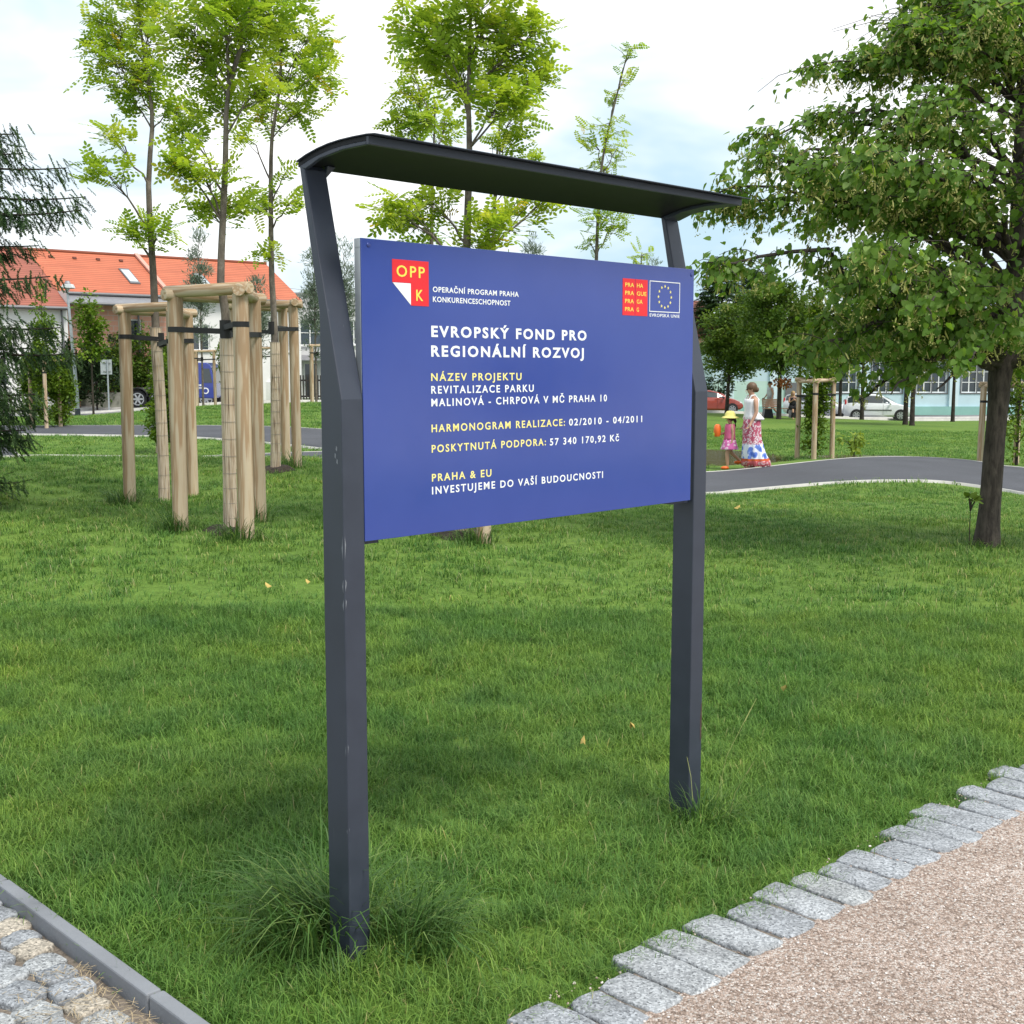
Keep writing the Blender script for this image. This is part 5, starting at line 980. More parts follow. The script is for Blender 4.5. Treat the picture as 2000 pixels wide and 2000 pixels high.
b = MB(); b.box((.2, -1.6, .35), (2.2, .25, 1.25)); w_ = b.build('garden_wall', M_WPL); w_.location = (o[0] - .3, o[1] - .5, 0); tag(w_, 'low white garden wall in front of the white house', 'wall')
b = MB(); x = 0
while x < 5.4: b.box((x, 0, .75), (.075, .03, 1.35)); x += .15
f_ = empty('picket_fence', (o[0] + 2.2, o[1] - 2.2, h(o[0] + 2, o[1] - 2)), R(8), 'dark vertical slat fence beside the left sign post', 'fence'); b.build('slats', mat('dark_wood', (.035, .030, .028), .7), f_); b = MB(); b.box((2.65, .04, .3), (5.5, .04, .09)); b.box((2.65, .04, 1.15), (5.5, .04, .09)); b.build('rail', MATS['dark_wood'], f_)
# stone block wall left of the truck
b = MB()
for i in range(5):
    for j in range(6): b.box((i * .62 + .3 * (j % 2), random.uniform(-.03, .03), .2 + j * .36), (.60, .5, .34))
w_ = b.build('stone_stack', mat('pale_stone', (.46, .41, .35), .9, vs=2, var=.3, bs=12, bd=.03), bevel=.02); p = onground(228, 790, 63); w_.location = tuple(p); tag(w_, 'stack of pale stone blocks behind the flatbed lorry', 'stone stack')
b = MB(); b.box((0, 0, .35), (5.2, .3, .9)); w_ = b.build('low_wall', mat('old_concrete', (.33, .31, .29), .9, vs=1.5, var=.25)); p = onground(195, 790, 60); w_.location = (p[0] - .3, p[1], p[2]); tag(w_, 'low weathered concrete wall left of the road sign', 'wall')
b = MB(); b.box((0, 0, .9), (3.0, .06, 1.8)); w_ = b.build('gate', mat('dark_gate', (.03, .032, .038), .5, .3)); p = onground(150, 790, 60.5); w_.location = tuple(p); tag(w_, 'dark solid gate behind the grey lamp post', 'gate')
# blue hall
o = np.array([14.2, 87.0, -1.55]); root = empty('blue_hall', tuple(o), R(-1.0), 'long pale blue single storey hall with big gridded windows across the road', 'hall'); LW = 34; bays = [1.0 + 3.12 * i for i in range(2, 10)]
hs = [(x + .55, 1.55, x + 2.65, 3.72) for x in bays]; wall('wall', -0.2, LW, 0, 4.35, 0, .25, M_BLUE, root, hs); shell(root, -.2, LW, 0, 4.35, 0, 12, M_BLUE)
for q in hs:
    w_ = window(q, 0, root, 4, 3, .07, False, .2); b = MB(); x0, z0, x1, z1 = q
    for (cx, cz, sx, sz) in (((x0 + x1) / 2, z0 - .05, x1 - x0 + .2, .1), ((x0 + x1) / 2, z1 + .05, x1 - x0 + .2, .1), (x0 - .05, (z0 + z1) / 2, .1, z1 - z0), (x1 + .05, (z0 + z1) / 2, .1, z1 - z0), ((x0 + x1) / 2, (z0 + z1) / 2, .06, z1 - z0)): b.box((cx, -.012, cz), (sx, .05, sz))
    b.build('surround', M_GREY, w_)
for x in [1.0 + 3.12 * i for i in range(0, 11)]: b = MB(); b.box((x, -.06, 2.2), (.62, .2, 4.2)); b.build('pilaster', M_BLUE2, root)
b = MB(); b.box((LW / 2, -.09, .3), (LW + .4, .26, .6)); b.build('plinth', M_TEAL, root); b = MB(); b.box((LW / 2, 5.9, 4.45), (LW + .8, 12.8, .22)); b.build('roof', M_ZINC, root)
b = MB(); b.add([(-.15, -.004, .6), (6.9, -.004, .6), (6.9, -.004, 2.35), (-.15, -.004, 2.35)], [(0, 1, 2, 3)]); b.build('painted_band', plaster('mint_plaster', (.46, .61, .56)), root)
b = MB(); b.box((5.4, -.07, 1.15), (1.0, .08, 2.2)); b.build('door', M_GREY, root)
# peach house
o = at(1330, 790, 97); root = empty('peach_house', (o[0], o[1], -1.3), R(4), 'peach house with brown red tiled roof right of the board', 'house'); hs = [(.4, 3.2, 1.3, 4.8), (2.4, 3.2, 3.3, 4.8), (.4, .6, 1.3, 2.2), (2.5, .5, 3.3, 2.4)]
wall('wall', -3, 3.7, 0, 5.6, 0, .2, M_PEACH, root, hs); shell(root, -3, 3.7, 0, 5.6, 0, 8, M_PEACH)
for q in hs: window(q, 0, root)
slab('roof', [(-3.2, -.4, 5.45), (4.0, -.4, 5.45), (2.5, 4, 8.4), (-3.2, 4, 8.4)], .15, M_TILE3, root); slab('roof', [(4.0, 8.4, 5.45), (-3.2, 8.4, 5.45), (-3.2, 4, 8.4), (2.5, 4, 8.4)], .15, M_TILE3, root); slab('roof', [(4.0, -.4, 5.45), (4.0, 8.4, 5.45), (2.5, 4.01, 8.4), (2.5, 3.99, 8.4)], .15, M_TILE3, root)
b = MB(); b.tube([(3.4, -.1, 5.3), (3.4, -.1, 0)], .08, 8); b.build('downpipe', M_ZINC, root)

# ---------------------------------------------------------------- street furniture
p = onground(152, 813, 50); root = empty('street_lamp', tuple(p), 0, 'slim grey street lamp with flat head by the footpath', 'street lamp'); b = MB(); b.tube([(0, 0, 0), (0, 0, .9), (-.22, 0, 5.05)], [.085, .075, .045], 12); b.build('pole', mat('lamp_grey', (.38, .41, .45), .45, .4), root, smooth=50)
b = MB(); b.tube([(0, 0, -.02), (0, 0, .3)], .11, 12); b.build('base', M_STEEL, root, smooth=50); b = MB(); b.box((-.16, -.05, 5.16), (.5, .3, .16), taper=.75); b.tube([(-.22, 0, 5.0), (-.22, 0, 5.1)], .07, 10); b.build('lamp_head', mat('lamp_shell', (.55, .57, .58), .4, .2), root, bevel=.02)
b = MB(); b.box((-.14, -.05, 5.07), (.36, .2, .02)); b.build('lamp_glass', M_GLASS, root)
p = onground(213, 800, 52); root = empty('road_sign', tuple(p), R(8), 'grey back of a square road sign on a pole', 'road sign'); b = MB(); b.tube([(0, 0, -.1), (0, 0, 2.25)], .032, 10); b.build('pole', MATS['lamp_grey'], root, smooth=50); b = MB(); b.box((-.06, .05, 1.93), (.46, .012, .62)); b.build('plate', mat('sign_back', (.42, .45, .48), .5, .3), root, bevel=.004); b = MB(); b.box((-.03, .03, 2.1), (.3, .03, .03)); b.box((-.03, .03, 1.75), (.3, .03, .03)); b.build('bracket', M_ZINC, root)
# overhead wires
b = MB(); root = empty('power_line', tuple(at(500, 560, 74)), 0, 'thin overhead wires above the white flat roofed house', 'power line'); o_ = np.array(root.location)
for py0, py1 in ((552, 566), (560, 577), (572, 584)):
    A, E = at(505, py0, 74) - o_, at(700, py1, 80) - o_; t = np.linspace(0, 1, 12)[:, None]; Pw = A + (E - A) * t; Pw[:, 2] -= np.sin(t[:, 0] * 3.14) * .25; w_ = MB(); w_.tube(Pw, .011, 5, cap=False); w_.build('wire', M_WIRE, root)
b = MB(); e_ = at(700, 566, 80) - o_; b.tube([(e_[0], e_[1], -o_[2] - .5), (e_[0], e_[1], e_[2] + .3)], .09, 8); b.build('pole', mat('weathered_pole', (.2, .17, .14), .8), root)
# bench
p = onground(1497, 815, 59); root = empty('park_bench', tuple(p), R(3), 'long park bench with slatted wooden seat on black block legs', 'bench'); M_BW = mat('bench_wood', (.42, .27, .19), .6, vs=6, var=.15, stretch=(1, 12, 12)); M_BLK = mat('black_metal', (.014, .016, .020), .4, .2)
for x in (0.05, 1.35): b = MB(); b.prism([(x - .24, -.22, 0), (x + .24, -.22, 0), (x + .16, -.22, .42), (x - .18, -.22, .42)], (0, .44, 0)); b.build('leg', M_BLK, root, bevel=.01)
b = MB()
for j in range(5): b.box((.70, -.2 + j * .1, .44), (1.75, .085, .035))
b.build('seat', M_BW, root); b = MB()
for j in range(4): b.box((.28, .27 + j * .03, .54 + j * .1), (.86, .03, .085))
b.build('backrest', M_BW, root); b = MB()
for x in (-.12, .68): b.prism([(x, .22, .42), (x, .42, .92), (x, .45, .92), (x, .27, .42)], (.04, 0, 0))
b.build('back_bracket', M_BLK, root)

# ---------------------------------------------------------------- vehicles
M_TYRE = mat('tyre', (.018, .018, .019), .8, vs=40); M_RIM = mat('rim', (.50, .51, .53), .3, .8); M_CGL = mat('car_glass', (.03, .04, .045), .04, 0, .9, var=.1); M_TRIM = mat('black_trim', (.02, .02, .022), .5); M_LAMPC = mat('headlight_glass', (.65, .68, .70), .1, 0, .8); M_LAMPR = mat('tail_light', (.50, .02, .02), .2)
def paint(name, c): return mat(name, c, .22, .0, .6, var=.02, Coat_Weight=.6)
def wheel(root, x, y, r, w=.19, side=-1):
    b = MB(); b.tube([(x, y - w / 2, r), (x, y - w / 2 + .03, r), (x, y + w / 2 - .03, r), (x, y + w / 2, r)], [r * .9, r, r, r * .9], 24); wh = b.build('wheel', M_TYRE, root, smooth=40)
    b = MB(); yy = y + side * (w / 2 + .002); b.tube([(x, yy, r), (x, yy - side * .02, r)], [r * .22, r * .24], 12)
    for k in range(6):
        a = k * math.pi / 3; ca, sa = math.cos(a), math.sin(a); q = lambda rr, oo: (x + ca * rr - sa * oo, yy, r + sa * rr + ca * oo); b.prism([q(r * .15, -.05), q(r * .66, -.035), q(r * .66, .035), q(r * .15, .05)], (0, -side * .012, 0))
    ro = [(x + r * .70 * math.cos(a), yy, r + r * .70 * math.sin(a)) for a in np.linspace(0, 6.283, 25)[:-1]]; ri = [(x + r * .60 * math.cos(a), yy, r + r * .60 * math.sin(a)) for a in np.linspace(0, 6.283, 25)[:-1]]; b.rings([ro, ri], cap0=False, cap1=False); b.build('rim', M_RIM, wh)
def car(loc, rz, label, pm, Lc=3.9, Wc=1.66, Hc=1.5, stripe=False, group='parked cars'):
    root = empty('parked_car', tuple(loc), rz, label, 'car', group); S = Lc / 3.9; hw = Wc / 2
    # stations: x, bottom, belt height, top height, half width at belt, half width at top   (front of the car towards +x)
    st = [(-1.95, .42, .80, .84, .62, .60), (-1.88, .30, .92, 1.02, .74, .66), (-1.72, .24, .95, 1.34, .79, .60), (-1.45, .22, .96, Hc - .03, .82, .58), (-.9, .20, .95, Hc, .83, .58), (-.2, .20, .94, Hc - .01, .83, .575), (.25, .20, .93, Hc - .10, .83, .575), (.62, .20, .92, 1.22, .83, .60), (1.02, .20, .91, .965, .82, .66), (1.4, .22, .84, .875, .79, .62), (1.75, .26, .70, .74, .72, .55), (1.93, .36, .56, .60, .60, .45), (1.98, .42, .50, .53, .48, .36)]
    RG = []
    for x, zb, zl, zt, wb, wt in st:
        x *= S; k = hw / .83; wb *= k; wt *= k; zs = zb + .12
        RG.append([(x, -wb * .86, zb), (x, -wb * .98, zs), (x, -wb * 1.0, (zs + zl) / 2), (x, -wb * .97, zl), (x, -(wb * .25 + wt * .72), zl + (zt - zl) * .5), (x, -wt, zt - .03 * (zt - zl) * 2), (x, -wt * .8, zt), (x, 0, zt + .012), (x, wt * .8, zt), (x, wt, zt - .06 * (zt - zl)), (x, (wb * .25 + wt * .72), zl + (zt - zl) * .5), (x, wb * .97, zl), (x, wb, (zs + zl) / 2), (x, wb * .98, zs), (x, wb * .86, zb)])
    b = MB(); b.rings([list(reversed(r)) for r in RG]); body = b.build('body', pm, root, smooth=35)
    # glass, a few millimetres proud of the body
    def gl(pts, off=(0, 0, 0)): g_ = MB(); g_.add([tuple(np.array(p) + off) for p in pts], [tuple(range(len(pts)))]); return g_.build('window', M_CGL, root)
    lerp = lambda a, c, f: tuple(np.array(a) * (1 - f) + np.array(c) * f)
    for sd, (i3, i5) in ((-1, (3, 5)), (1, (11, 9))):
        def sp(i, f): m_ = 4 if sd < 0 else 10; a, c, e = RG[i][i3], RG[i][m_], RG[i][i5]; return lerp(a, c, f * 2) if f < .5 else lerp(c, e, f * 2 - 1)
        off = (0, sd * .012, .004)
        for i0, i1, a0, a1 in ((2, 4, .12, .88), (4, 6, .12, .88), (6, 7, .14, .84)):
            bot = [sp(i, a0) for i in range(i0, i1 + 1)]; topp = [sp(i, a1 if i != 7 else .5) for i in range(i1, i0 - 1, -1)]
            w0 = .05; pts = bot + topp; c = np.mean(pts, 0); pts = [tuple(c + (np.array(p) - c) * np.array([.95, 1, 1])) for p in pts]; gl(pts, off)
        dl = MB()
        for i in (4, 6): dl.tube([tuple(np.array(RG[i][k_]) + (0, sd * .004, 0)) for k_ in ((1, 2, 3) if sd < 0 else (13, 12, 11))], .006, 4)
        dl.build('door_seam', M_TRIM, root); hb = MB(); hb.box((RG[4][i3][0] + .18, sd * hw * 1.0, .80), (.16, .03, .03)); hb.build('handle', pm if stripe else M_TRIM, root)
        mb_ = MB(); mb_.ball((RG[7][0][0] + .02, sd * (hw + .10), .98), (.07, .10, .07), 0, 10, 6); mb_.build('mirror', pm if stripe else M_TRIM, root, smooth=60)
        if stripe: b2 = MB(); b2.box((-.15 * S, sd * (hw + .002), .60), (1.75, .02, .05)); b2.build('trim_strip', M_TRIM, root)
        hl = MB(); hl.ball((1.66 * S, sd * .58 * hw / .83, .66), (.20, .14, .075), 0, 10, 6); hl.build('headlight', M_LAMPC, root, smooth=60)
        tl = MB(); tl.ball((-1.83 * S, sd * .66 * hw / .83, .98), (.06, .09, .22), 0, 8, 6); tl.build('tail_light', M_LAMPR, root, smooth=60)
        for x in (-1.22 * S, 1.22 * S):
            ar = MB(); ar.tube([(x, sd * (hw * .80), .31), (x, sd * (hw * 1.003), .31)], .345, 24); ar.build('wheel_arch', M_TRIM, root); wheel(root, x, sd * (hw - .085), .30, .19, sd)
    gl([(RG[8][7][0] - .06, y, .985 + .008) for y in (-.60 * hw / .83, .60 * hw / .83)] + [(RG[6][7][0] + .05, y, RG[6][7][2] - .0 + .012) for y in (.50 * hw / .83, -.50 * hw / .83)], (0.02, 0, .012))
    gl([(RG[1][7][0] - .005, y, 1.06) for y in (.58 * hw / .83, -.58 * hw / .83)] + [(RG[3][7][0] - .06, y, Hc - .06) for y in (-.5 * hw / .83, .5 * hw / .83)], (-.03, 0, .01))
    gr = MB(); gr.box((1.95 * S, 0, .43), (.05, .7, .10)); gr.build('grille', M_TRIM, root); npl = MB(); npl.box((1.985 * S, 0, .50), (.012, .5, .11)); npl.build('number_plate', M_FRAME, root)
    return root
p = onground(1713, 822, 72); car(p + (0, 0, .03), R(-12), 'white hatchback with black side strip parked in front of the blue hall', paint('white_paint', (.72, .74, .77)), 3.9, 1.68, 1.5, True)
p = onground(1612, 815, 76); car(p + (-.6, 0, .06), R(-38), 'silver white hatchback half hidden behind the hornbeam stakes', paint('silver_paint', (.62, .64, .66)), 3.8, 1.66, 1.45)
p = onground(1402, 808, 75.5); car(p + (-.35, 0, .02), R(-4), 'red hatchback with dark windows behind the walking woman', paint('red_paint', (.30, .050, .034)), 3.6, 1.6, 1.42)
# lorry
p = onground(352, 796, 57.5); root = empty('flatbed_lorry', tuple(p), R(3), 'flatbed lorry chassis with a dark blue cab behind the timber stakes', 'lorry'); root.scale = (.85, .85, .85); M_CAB = paint('blue_cab_paint', (.028, .045, .26))
b = MB(); b.prism([(1.05, -1.15, .55), (2.05, -1.15, .5), (2.12, -1.15, 1.2), (1.9, -1.15, 2.25), (1.75, -1.15, 2.42), (1.1, -1.15, 2.42), (1.02, -1.15, 2.3)], (0, 2.3, 0)); b.build('cab', M_CAB, root, bevel=.05)
b = MB(); b.prism([(1.45, -1.157, 1.35), (1.98, -1.157, 1.35), (1.84, -1.157, 2.1), (1.45, -1.157, 2.1)], (0, -.006, 0)); b.build('window', M_CGL, root); b = MB(); b.prism([(2.105, -1.0, 1.32), (2.105, 1.0, 1.32), (1.93, .95, 2.15), (1.93, -.95, 2.15)], (.015, 0, 0)); b.build('windscreen', M_CGL, root)
b = MB(); b.tube([(1.62, -1.158, .92), (1.62, -1.166, .92)], .17, 20); b.build('round_emblem', M_FRAME, root); b = MB(); b.tube([(1.62, -1.167, .92), (1.62, -1.172, .92)], .11, 20); b.build('emblem_centre', M_CAB, root)
b = MB(); b.box((1.22, -1.158, 1.22), (.16, .012, .09)); b.box((1.36, -1.158, 1.22), (.07, .012, .09)); b.box((1.33, -1.158, 1.10), (.46, .012, .03)); b.box((1.30, -1.158, 1.04), (.40, .012, .025)); b.build('side_lettering', M_FRAME, root)
b = MB(); b.box((-.9, -.4, .85), (4.2, .12, .22)); b.box((-.9, .4, .85), (4.2, .12, .22))
for x in (-2.8, -1.9, -.9, .2): b.box((x, 0, .85), (.12, .68, .16))
b.box((-1.2, 0, 1.02), (2.6, 1.9, .08)); b.build('chassis', mat('dirty_steel', (.10, .095, .09), .7, .3, vs=5, var=.4), root)
for x in (-2.0, -.95): b = MB(); b.tube([(x + .58 * math.cos(a), 0, .5 + .58 * math.sin(a)) for a in np.linspace(.2, 2.94, 10)], .03, 6); o_ = b.build('mudguard', M_TRIM, root); o_.scale = (1, 12, 1); o_.location = (0, -.9, 0)
for x in (-2.0, -.95, 1.62):
    for sd in (-1, 1): wheel(root, x, sd * .95, .48, .3, sd)
# ---------------------------------------------------------------- people
M_SKIN = mat('skin', (.50, .29, .20), .5, vs=14, var=.08); M_HAIRB = mat('brown_hair', (.11, .062, .032), .5, vs=40, var=.35, stretch=(1, 1, .2)); M_HAIRD = mat('dark_hair', (.035, .022, .018), .5, vs=40, var=.3); M_HAIRL = mat('blonde_hair', (.40, .27, .12), .5, vs=40, var=.3)
M_WCL = mat('white_cotton', (.76, .75, .77), .8, vs=20, var=.05, bs=30); M_BCL = mat('black_cloth', (.014, .014, .017), .8); M_PINK = mat('pink_cloth', (.66, .13, .27), .75, vs=20, var=.08); M_YELLOW = mat('yellow_cloth', (.72, .64, .20), .75, vs=20, var=.06); M_ORANGE = mat('orange_plastic', (.80, .16, .025), .4); M_GREYCL = mat('grey_shorts', (.33, .32, .31), .8); M_SHIRT = mat('pale_shirt', (.55, .56, .60), .8); M_EYE = mat('dark_eye', (.02, .015, .012), .2); M_LIP = mat('lip', (.42, .14, .12), .5)
def print_mat(name, stops, sc=11):
    m, t = newmat(name); v = N(t, 'ShaderNodeTexVoronoi', i_Scale=float(sc)); L(t, coords(t, 'Object'), v.inputs['Vector']); f = noise(t, coords(t, 'Object'), sc * .5, 3); ad = N(t, 'ShaderNodeMath', operation='ADD'); L(t, v.outputs['Distance'], ad.inputs[0]); L(t, f, ad.inputs[1]); c = ramp(t, ad.outputs[0], stops); principled(t, c, .8, 0, .2); return m
M_FLORAL = print_mat('red_floral_cloth', [(.70, (.40, .06, .12)), (.80, (.66, .48, .54)), (.9, (.72, .68, .71)), (1.05, (.70, .66, .70)), (1.15, (.45, .10, .16))], 21)
M_BLUEW = print_mat('blue_cloth', [(.6, (.06, .13, .50)), (.95, (.17, .27, .66)), (1.12, (.72, .75, .84))], 9); M_HEM = mat('orange_band', (.56, .10, .03), .8); M_REDHEM = print_mat('hem_floral_cloth', [(.55, (.45, .05, .08)), (.75, (.74, .60, .62)), (.95, (.55, .12, .14))], 20)
M_PINKW = print_mat('pink_white_cloth', [(.5, (.66, .20, .45)), (.75, (.78, .66, .74)), (1, (.60, .14, .38))], 16)
def skin(name, nodes, edges, m, parent, sub=2):
    K = list(nodes); me = bpy.data.meshes.new(name); me.from_pydata([nodes[k][:3] for k in K], [(K.index(a), K.index(c)) for a, c in edges], []); o = bpy.data.objects.new(name, me); COL.objects.link(o)
    sk = o.modifiers.new('skin', 'SKIN'); sk.use_smooth_shade = True
    for i, k in enumerate(K):
        r = nodes[k][3]; me.skin_vertices[0].data[i].radius = (r, r) if np.isscalar(r) else r; me.skin_vertices[0].data[i].use_root = (i == 0)
    s_ = o.modifiers.new('sub', 'SUBSURF'); s_.levels = s_.render_levels = sub; dg = bpy.context.evaluated_depsgraph_get(); m2 = bpy.data.meshes.new_from_object(o.evaluated_get(dg)); bpy.data.objects.remove(o); bpy.data.meshes.remove(me); m2.name = name; m2.materials.clear(); m2.materials.append(m)
    return link(name, m2, parent)
def chain(s): return [(a, c) for q in s.split(';') for a, c in zip(q.split()[:-1], q.split()[1:])]
def hand(n, pre, w, d, side, s=1.0, curl=.5):          # five fingers from the wrist w, pointing along d
    w = np.array(w, float); d = np.array(d, float); d /= np.linalg.norm(d); side = np.array(side, float); side -= d * (side @ d); side /= np.linalg.norm(side); nn = np.cross(d, side); palm = w + d * .05 * s; n[pre + 'palm'] = (*palm, .026 * s); E = [(pre + 'wrist', pre + 'palm')]
    for i, (o, l) in enumerate(((-.030, .062), (-.010, .075), (.010, .080), (.028, .072))):
        k0 = palm + d * .035 * s + side * o * s; k1 = k0 + (d * math.cos(curl) + nn * math.sin(curl)) * l * .5 * s; k2 = k1 + (d * math.cos(curl * 2) + nn * math.sin(curl * 2)) * l * .5 * s
        for j, p in enumerate((k0, k1, k2)): n[f'{pre}f{i}{j}'] = (*p, (.0095, .009, .0075)[j] * s)
        E += [(pre + 'palm', f'{pre}f{i}0'), (f'{pre}f{i}0', f'{pre}f{i}1'), (f'{pre}f{i}1', f'{pre}f{i}2')]
    t0 = palm + side * .034 * s; t1 = t0 + (side * .5 + d * .7) * .04 * s
    n[pre + 't0'] = (*t0, .0105 * s); n[pre + 't1'] = (*t1, .008 * s); return E + [(pre + 'palm', pre + 't0'), (pre + 't0', pre + 't1')]
def body(root, J, s=1.0, m=None, hands=True, torso=(.125, .11, .135, .12)):
    n = {}; sc = lambda r: r * s
    n['pelvis'] = (*J['pelvis'], sc(torso[0])); n['waist'] = (*J['waist'], sc(torso[1])); n['chest'] = (*J['chest'], sc(torso[2])); n['neckb'] = (*J['neckb'], sc(.058)); n['neck'] = (*J['neck'], sc(.050)); n['head'] = (*J['head'], sc(.098)); n['crown'] = (*J['crown'], sc(.070)); E = chain('pelvis waist chest neckb neck head crown')
    for sd in 'LR':
        n[sd + 'sh'] = (*J[sd + 'sh'], sc(.056)); n[sd + 'el'] = (*J[sd + 'el'], sc(.040)); n[sd + 'wrist'] = (*J[sd + 'wr'], sc(.026)); E += chain(f'chest {sd}sh {sd}el {sd}wrist')
        if hands: E += hand(n, sd, J[sd + 'wr'], np.array(J[sd + 'wr']) - np.array(J[sd + 'el']), J.get('side', (1, 0, 0)), s)
        n[sd + 'hip'] = (*J[sd + 'hip'], sc(.088)); n[sd + 'kn'] = (*J[sd + 'kn'], sc(.056)); n[sd + 'cf'] = (*(np.array(J[sd + 'kn']) * .6 + np.array(J[sd + 'an']) * .4), sc(.052)); n[sd + 'an'] = (*J[sd + 'an'], sc(.034)); n[sd + 'heel'] = (*(np.array(J[sd + 'an']) + np.array((0, 0, -.035 * s))), sc(.034)); n[sd + 'toe'] = (*J[sd + 'toe'], sc(.024)); E += chain(f'pelvis {sd}hip {sd}kn {sd}cf {sd}an {sd}heel {sd}toe')
    return skin('body', n, E, m or M_SKIN, root)
def face(bd, c, fwd, s=1.0):                           # nose, eyes, mouth, ears on the head centre c
    c = np.array(c, float); f = np.array(fwd, float); f /= np.linalg.norm(f); sd = np.array([-f[1], f[0], 0])
    b = MB(); q = c + f * .082 * s; b.add([tuple(q + (0, 0, .02 * s)), tuple(q + sd * .013 * s + (0, 0, -.022 * s)), tuple(q - sd * .013 * s + (0, 0, -.022 * s)), tuple(q + f * .024 * s + (0, 0, -.018 * s))], [(0, 1, 3), (0, 3, 2), (1, 2, 3)]); b.build('nose', M_SKIN, bd, smooth=60)
    for k in (-1, 1):
        b = MB(); b.ball(c + f * .070 * s + sd * k * .031 * s + (0, 0, .012 * s), .011 * s, 0, 8, 6); b.build('eye', M_EYE, bd, smooth=60)
        b = MB(); b.ball(c + sd * k * .074 * s - f * .008 * s, (.016 * s, .016 * s, .030 * s), 0, 8, 6); b.build('ear', M_SKIN, bd, smooth=60)
    b = MB(); b.ball(c + f * .072 * s + (0, 0, -.050 * s), (.012 * s, .022 * s, .008 * s) if abs(f[0]) > .7 else (.022 * s, .012 * s, .008 * s), 0, 8, 6); b.build('mouth', M_LIP, bd, smooth=60)
def cloth(name, R_, mats, parent, mi=None, n=28, fold=0, folds=9, thick=.006):
    b = MB(); RR = []
    for i, (cx, cy, rx, ry, z) in enumerate(R_):
        fo = fold * (i / max(1, len(R_) - 1)); RR.append([(cx + (rx * (1 + fo * math.sin(folds * a + i * .4))) * math.cos(a), cy + (ry * (1 + fo * math.sin(folds * a + 1 + i * .4))) * math.sin(a), z + .01 * fo * math.sin(folds * a)) for a in np.linspace(0, 2 * math.pi, n + 1)[:-1]])
    b.rings(RR, cap0=False, cap1=False)
    if mi: 
        for i, k in enumerate(mi):
            for j in range(n): b.m[i * n + j] = k
    o = b.build(name, mats, parent, smooth=80); so_ = o.modifiers.new('thick', 'SOLIDIFY'); so_.thickness = thick; return o
# walking woman in a long printed skirt
p = onground(1465, 921, 23.2); root = empty('person', tuple(p), R(10), 'woman in white top and long red and blue printed skirt walking on the path', 'person'); s = 1.0; root.scale = (.93, .93, 1)
J = dict(pelvis=(.0, 0, .88), waist=(.0, 0, 1.04), chest=(.015, 0, 1.22), neckb=(.01, 0, 1.36), neck=(-.005, 0, 1.41), head=(-.03, 0, 1.49), crown=(-.02, 0, 1.545), Lsh=(.02, -.165, 1.31), Lel=(.03, -.20, 1.06), Lwr=(-.085, -.205, .865), Rsh=(.02, .165, 1.31), Rel=(.04, .21, 1.06), Rwr=(-.06, .21, .85), Lhip=(0, -.085, .84), Lkn=(-.06, -.08, .46), Lan=(-.03, -.08, .075), Ltoe=(-.17, -.085, .025), Rhip=(0, .085, .84), Rkn=(.02, .08, .47), Ran=(.14, .08, .09), Rtoe=(.03, .08, .03), side=(0, -1, 0))
bd = body(root, J, 1.0, torso=(.115, .10, .115, .12)); face(bd, (-.035, 0, 1.485), (-1, 0, -.15))
b = MB(); b.ball((.0, 0, 1.525), (.112, .098, .105), 0, 16, 10); b.ball((.085, 0, 1.485), (.065, .06, .055), 0, 12, 8); b.build('hair', M_HAIRB, root, smooth=70)
cloth('top', [(.0, 0, .135, .172, 1.315), (.0, 0, .142, .168, 1.24), (0, 0, .132, .155, 1.14), (.0, 0, .128, .15, 1.06), (.03, 0, .165, .18, 1.0), (.055, 0, .20, .215, .945), (.06, 0, .185, .205, .925)], M_WCL, root, fold=.10)
b = MB()
for sg in (-1, 1): b.tube([(-.09, sg * .10, 1.30), (-.045, sg * .105, 1.375), (.03, sg * .10, 1.385), (.12, sg * .095, 1.29)], .016, 6)
b.build('strap', M_WCL, root)
rr = [(.02, 0, .155, .17, .98), (.02, 0, .17, .185, .86), (.02, 0, .175, .185, .70), (.03, 0, .18, .19, .55), (.045, 0, .195, .20, .47), (.06, 0, .215, .21, .36), (.08, 0, .235, .22, .26), (.10, 0, .25, .225, .20), (.115, 0, .26, .23, .16), (.13, 0, .275, .24, .06)]
cloth('skirt', rr, [M_FLORAL, M_BLUEW, M_HEM, M_REDHEM], root, [0, 0, 0, 0, 1, 1, 1, 2, 3], n=44, fold=.13, folds=11)
for x, y in ((-.10, -.083), (.085, .08)): b = MB(); b.box((x, y, .012), (.24, .085, .022)); b.tube([(x - .05, y - .045, .02), (x - .045, y, .068), (x - .05, y + .045, .02)], .007, 5); b.build('sandal', M_HAIRD, root)
# child
p = onground(1424, 921, 23.4); root = empty('person', tuple(p), R(8), 'small child in yellow sun hat and pink top walking ahead of the woman', 'person'); k = .66
J = {q: tuple(np.array(v) * .66) for q, v in dict(pelvis=(.0, 0, .84), waist=(.0, 0, 1.0), chest=(.0, 0, 1.17), neckb=(0, 0, 1.31), neck=(-.005, 0, 1.35), head=(-.02, 0, 1.46), crown=(-.01, 0, 1.535), Lsh=(.0, -.15, 1.26), Lel=(.035, -.18, 1.02), Lwr=(-.0, -.185, .80), Rsh=(.0, .15, 1.26), Rel=(-.05, .17, 1.04), Rwr=(-.25, .10, 1.0), Lhip=(0, -.08, .80), Lkn=(-.10, -.08, .44), Lan=(-.075, -.08, .08), Ltoe=(-.22, -.085, .03), Rhip=(0, .08, .80), Rkn=(.08, .08, .46), Ran=(.33, .08, .25), Rtoe=(.28, .08, .12), side=(-1, 0, 0)).items()}
bd = body(root, J, .70, torso=(.12, .115, .12, .12)); face(bd, (-.015, 0, .965), (-1, 0, 0), .8)
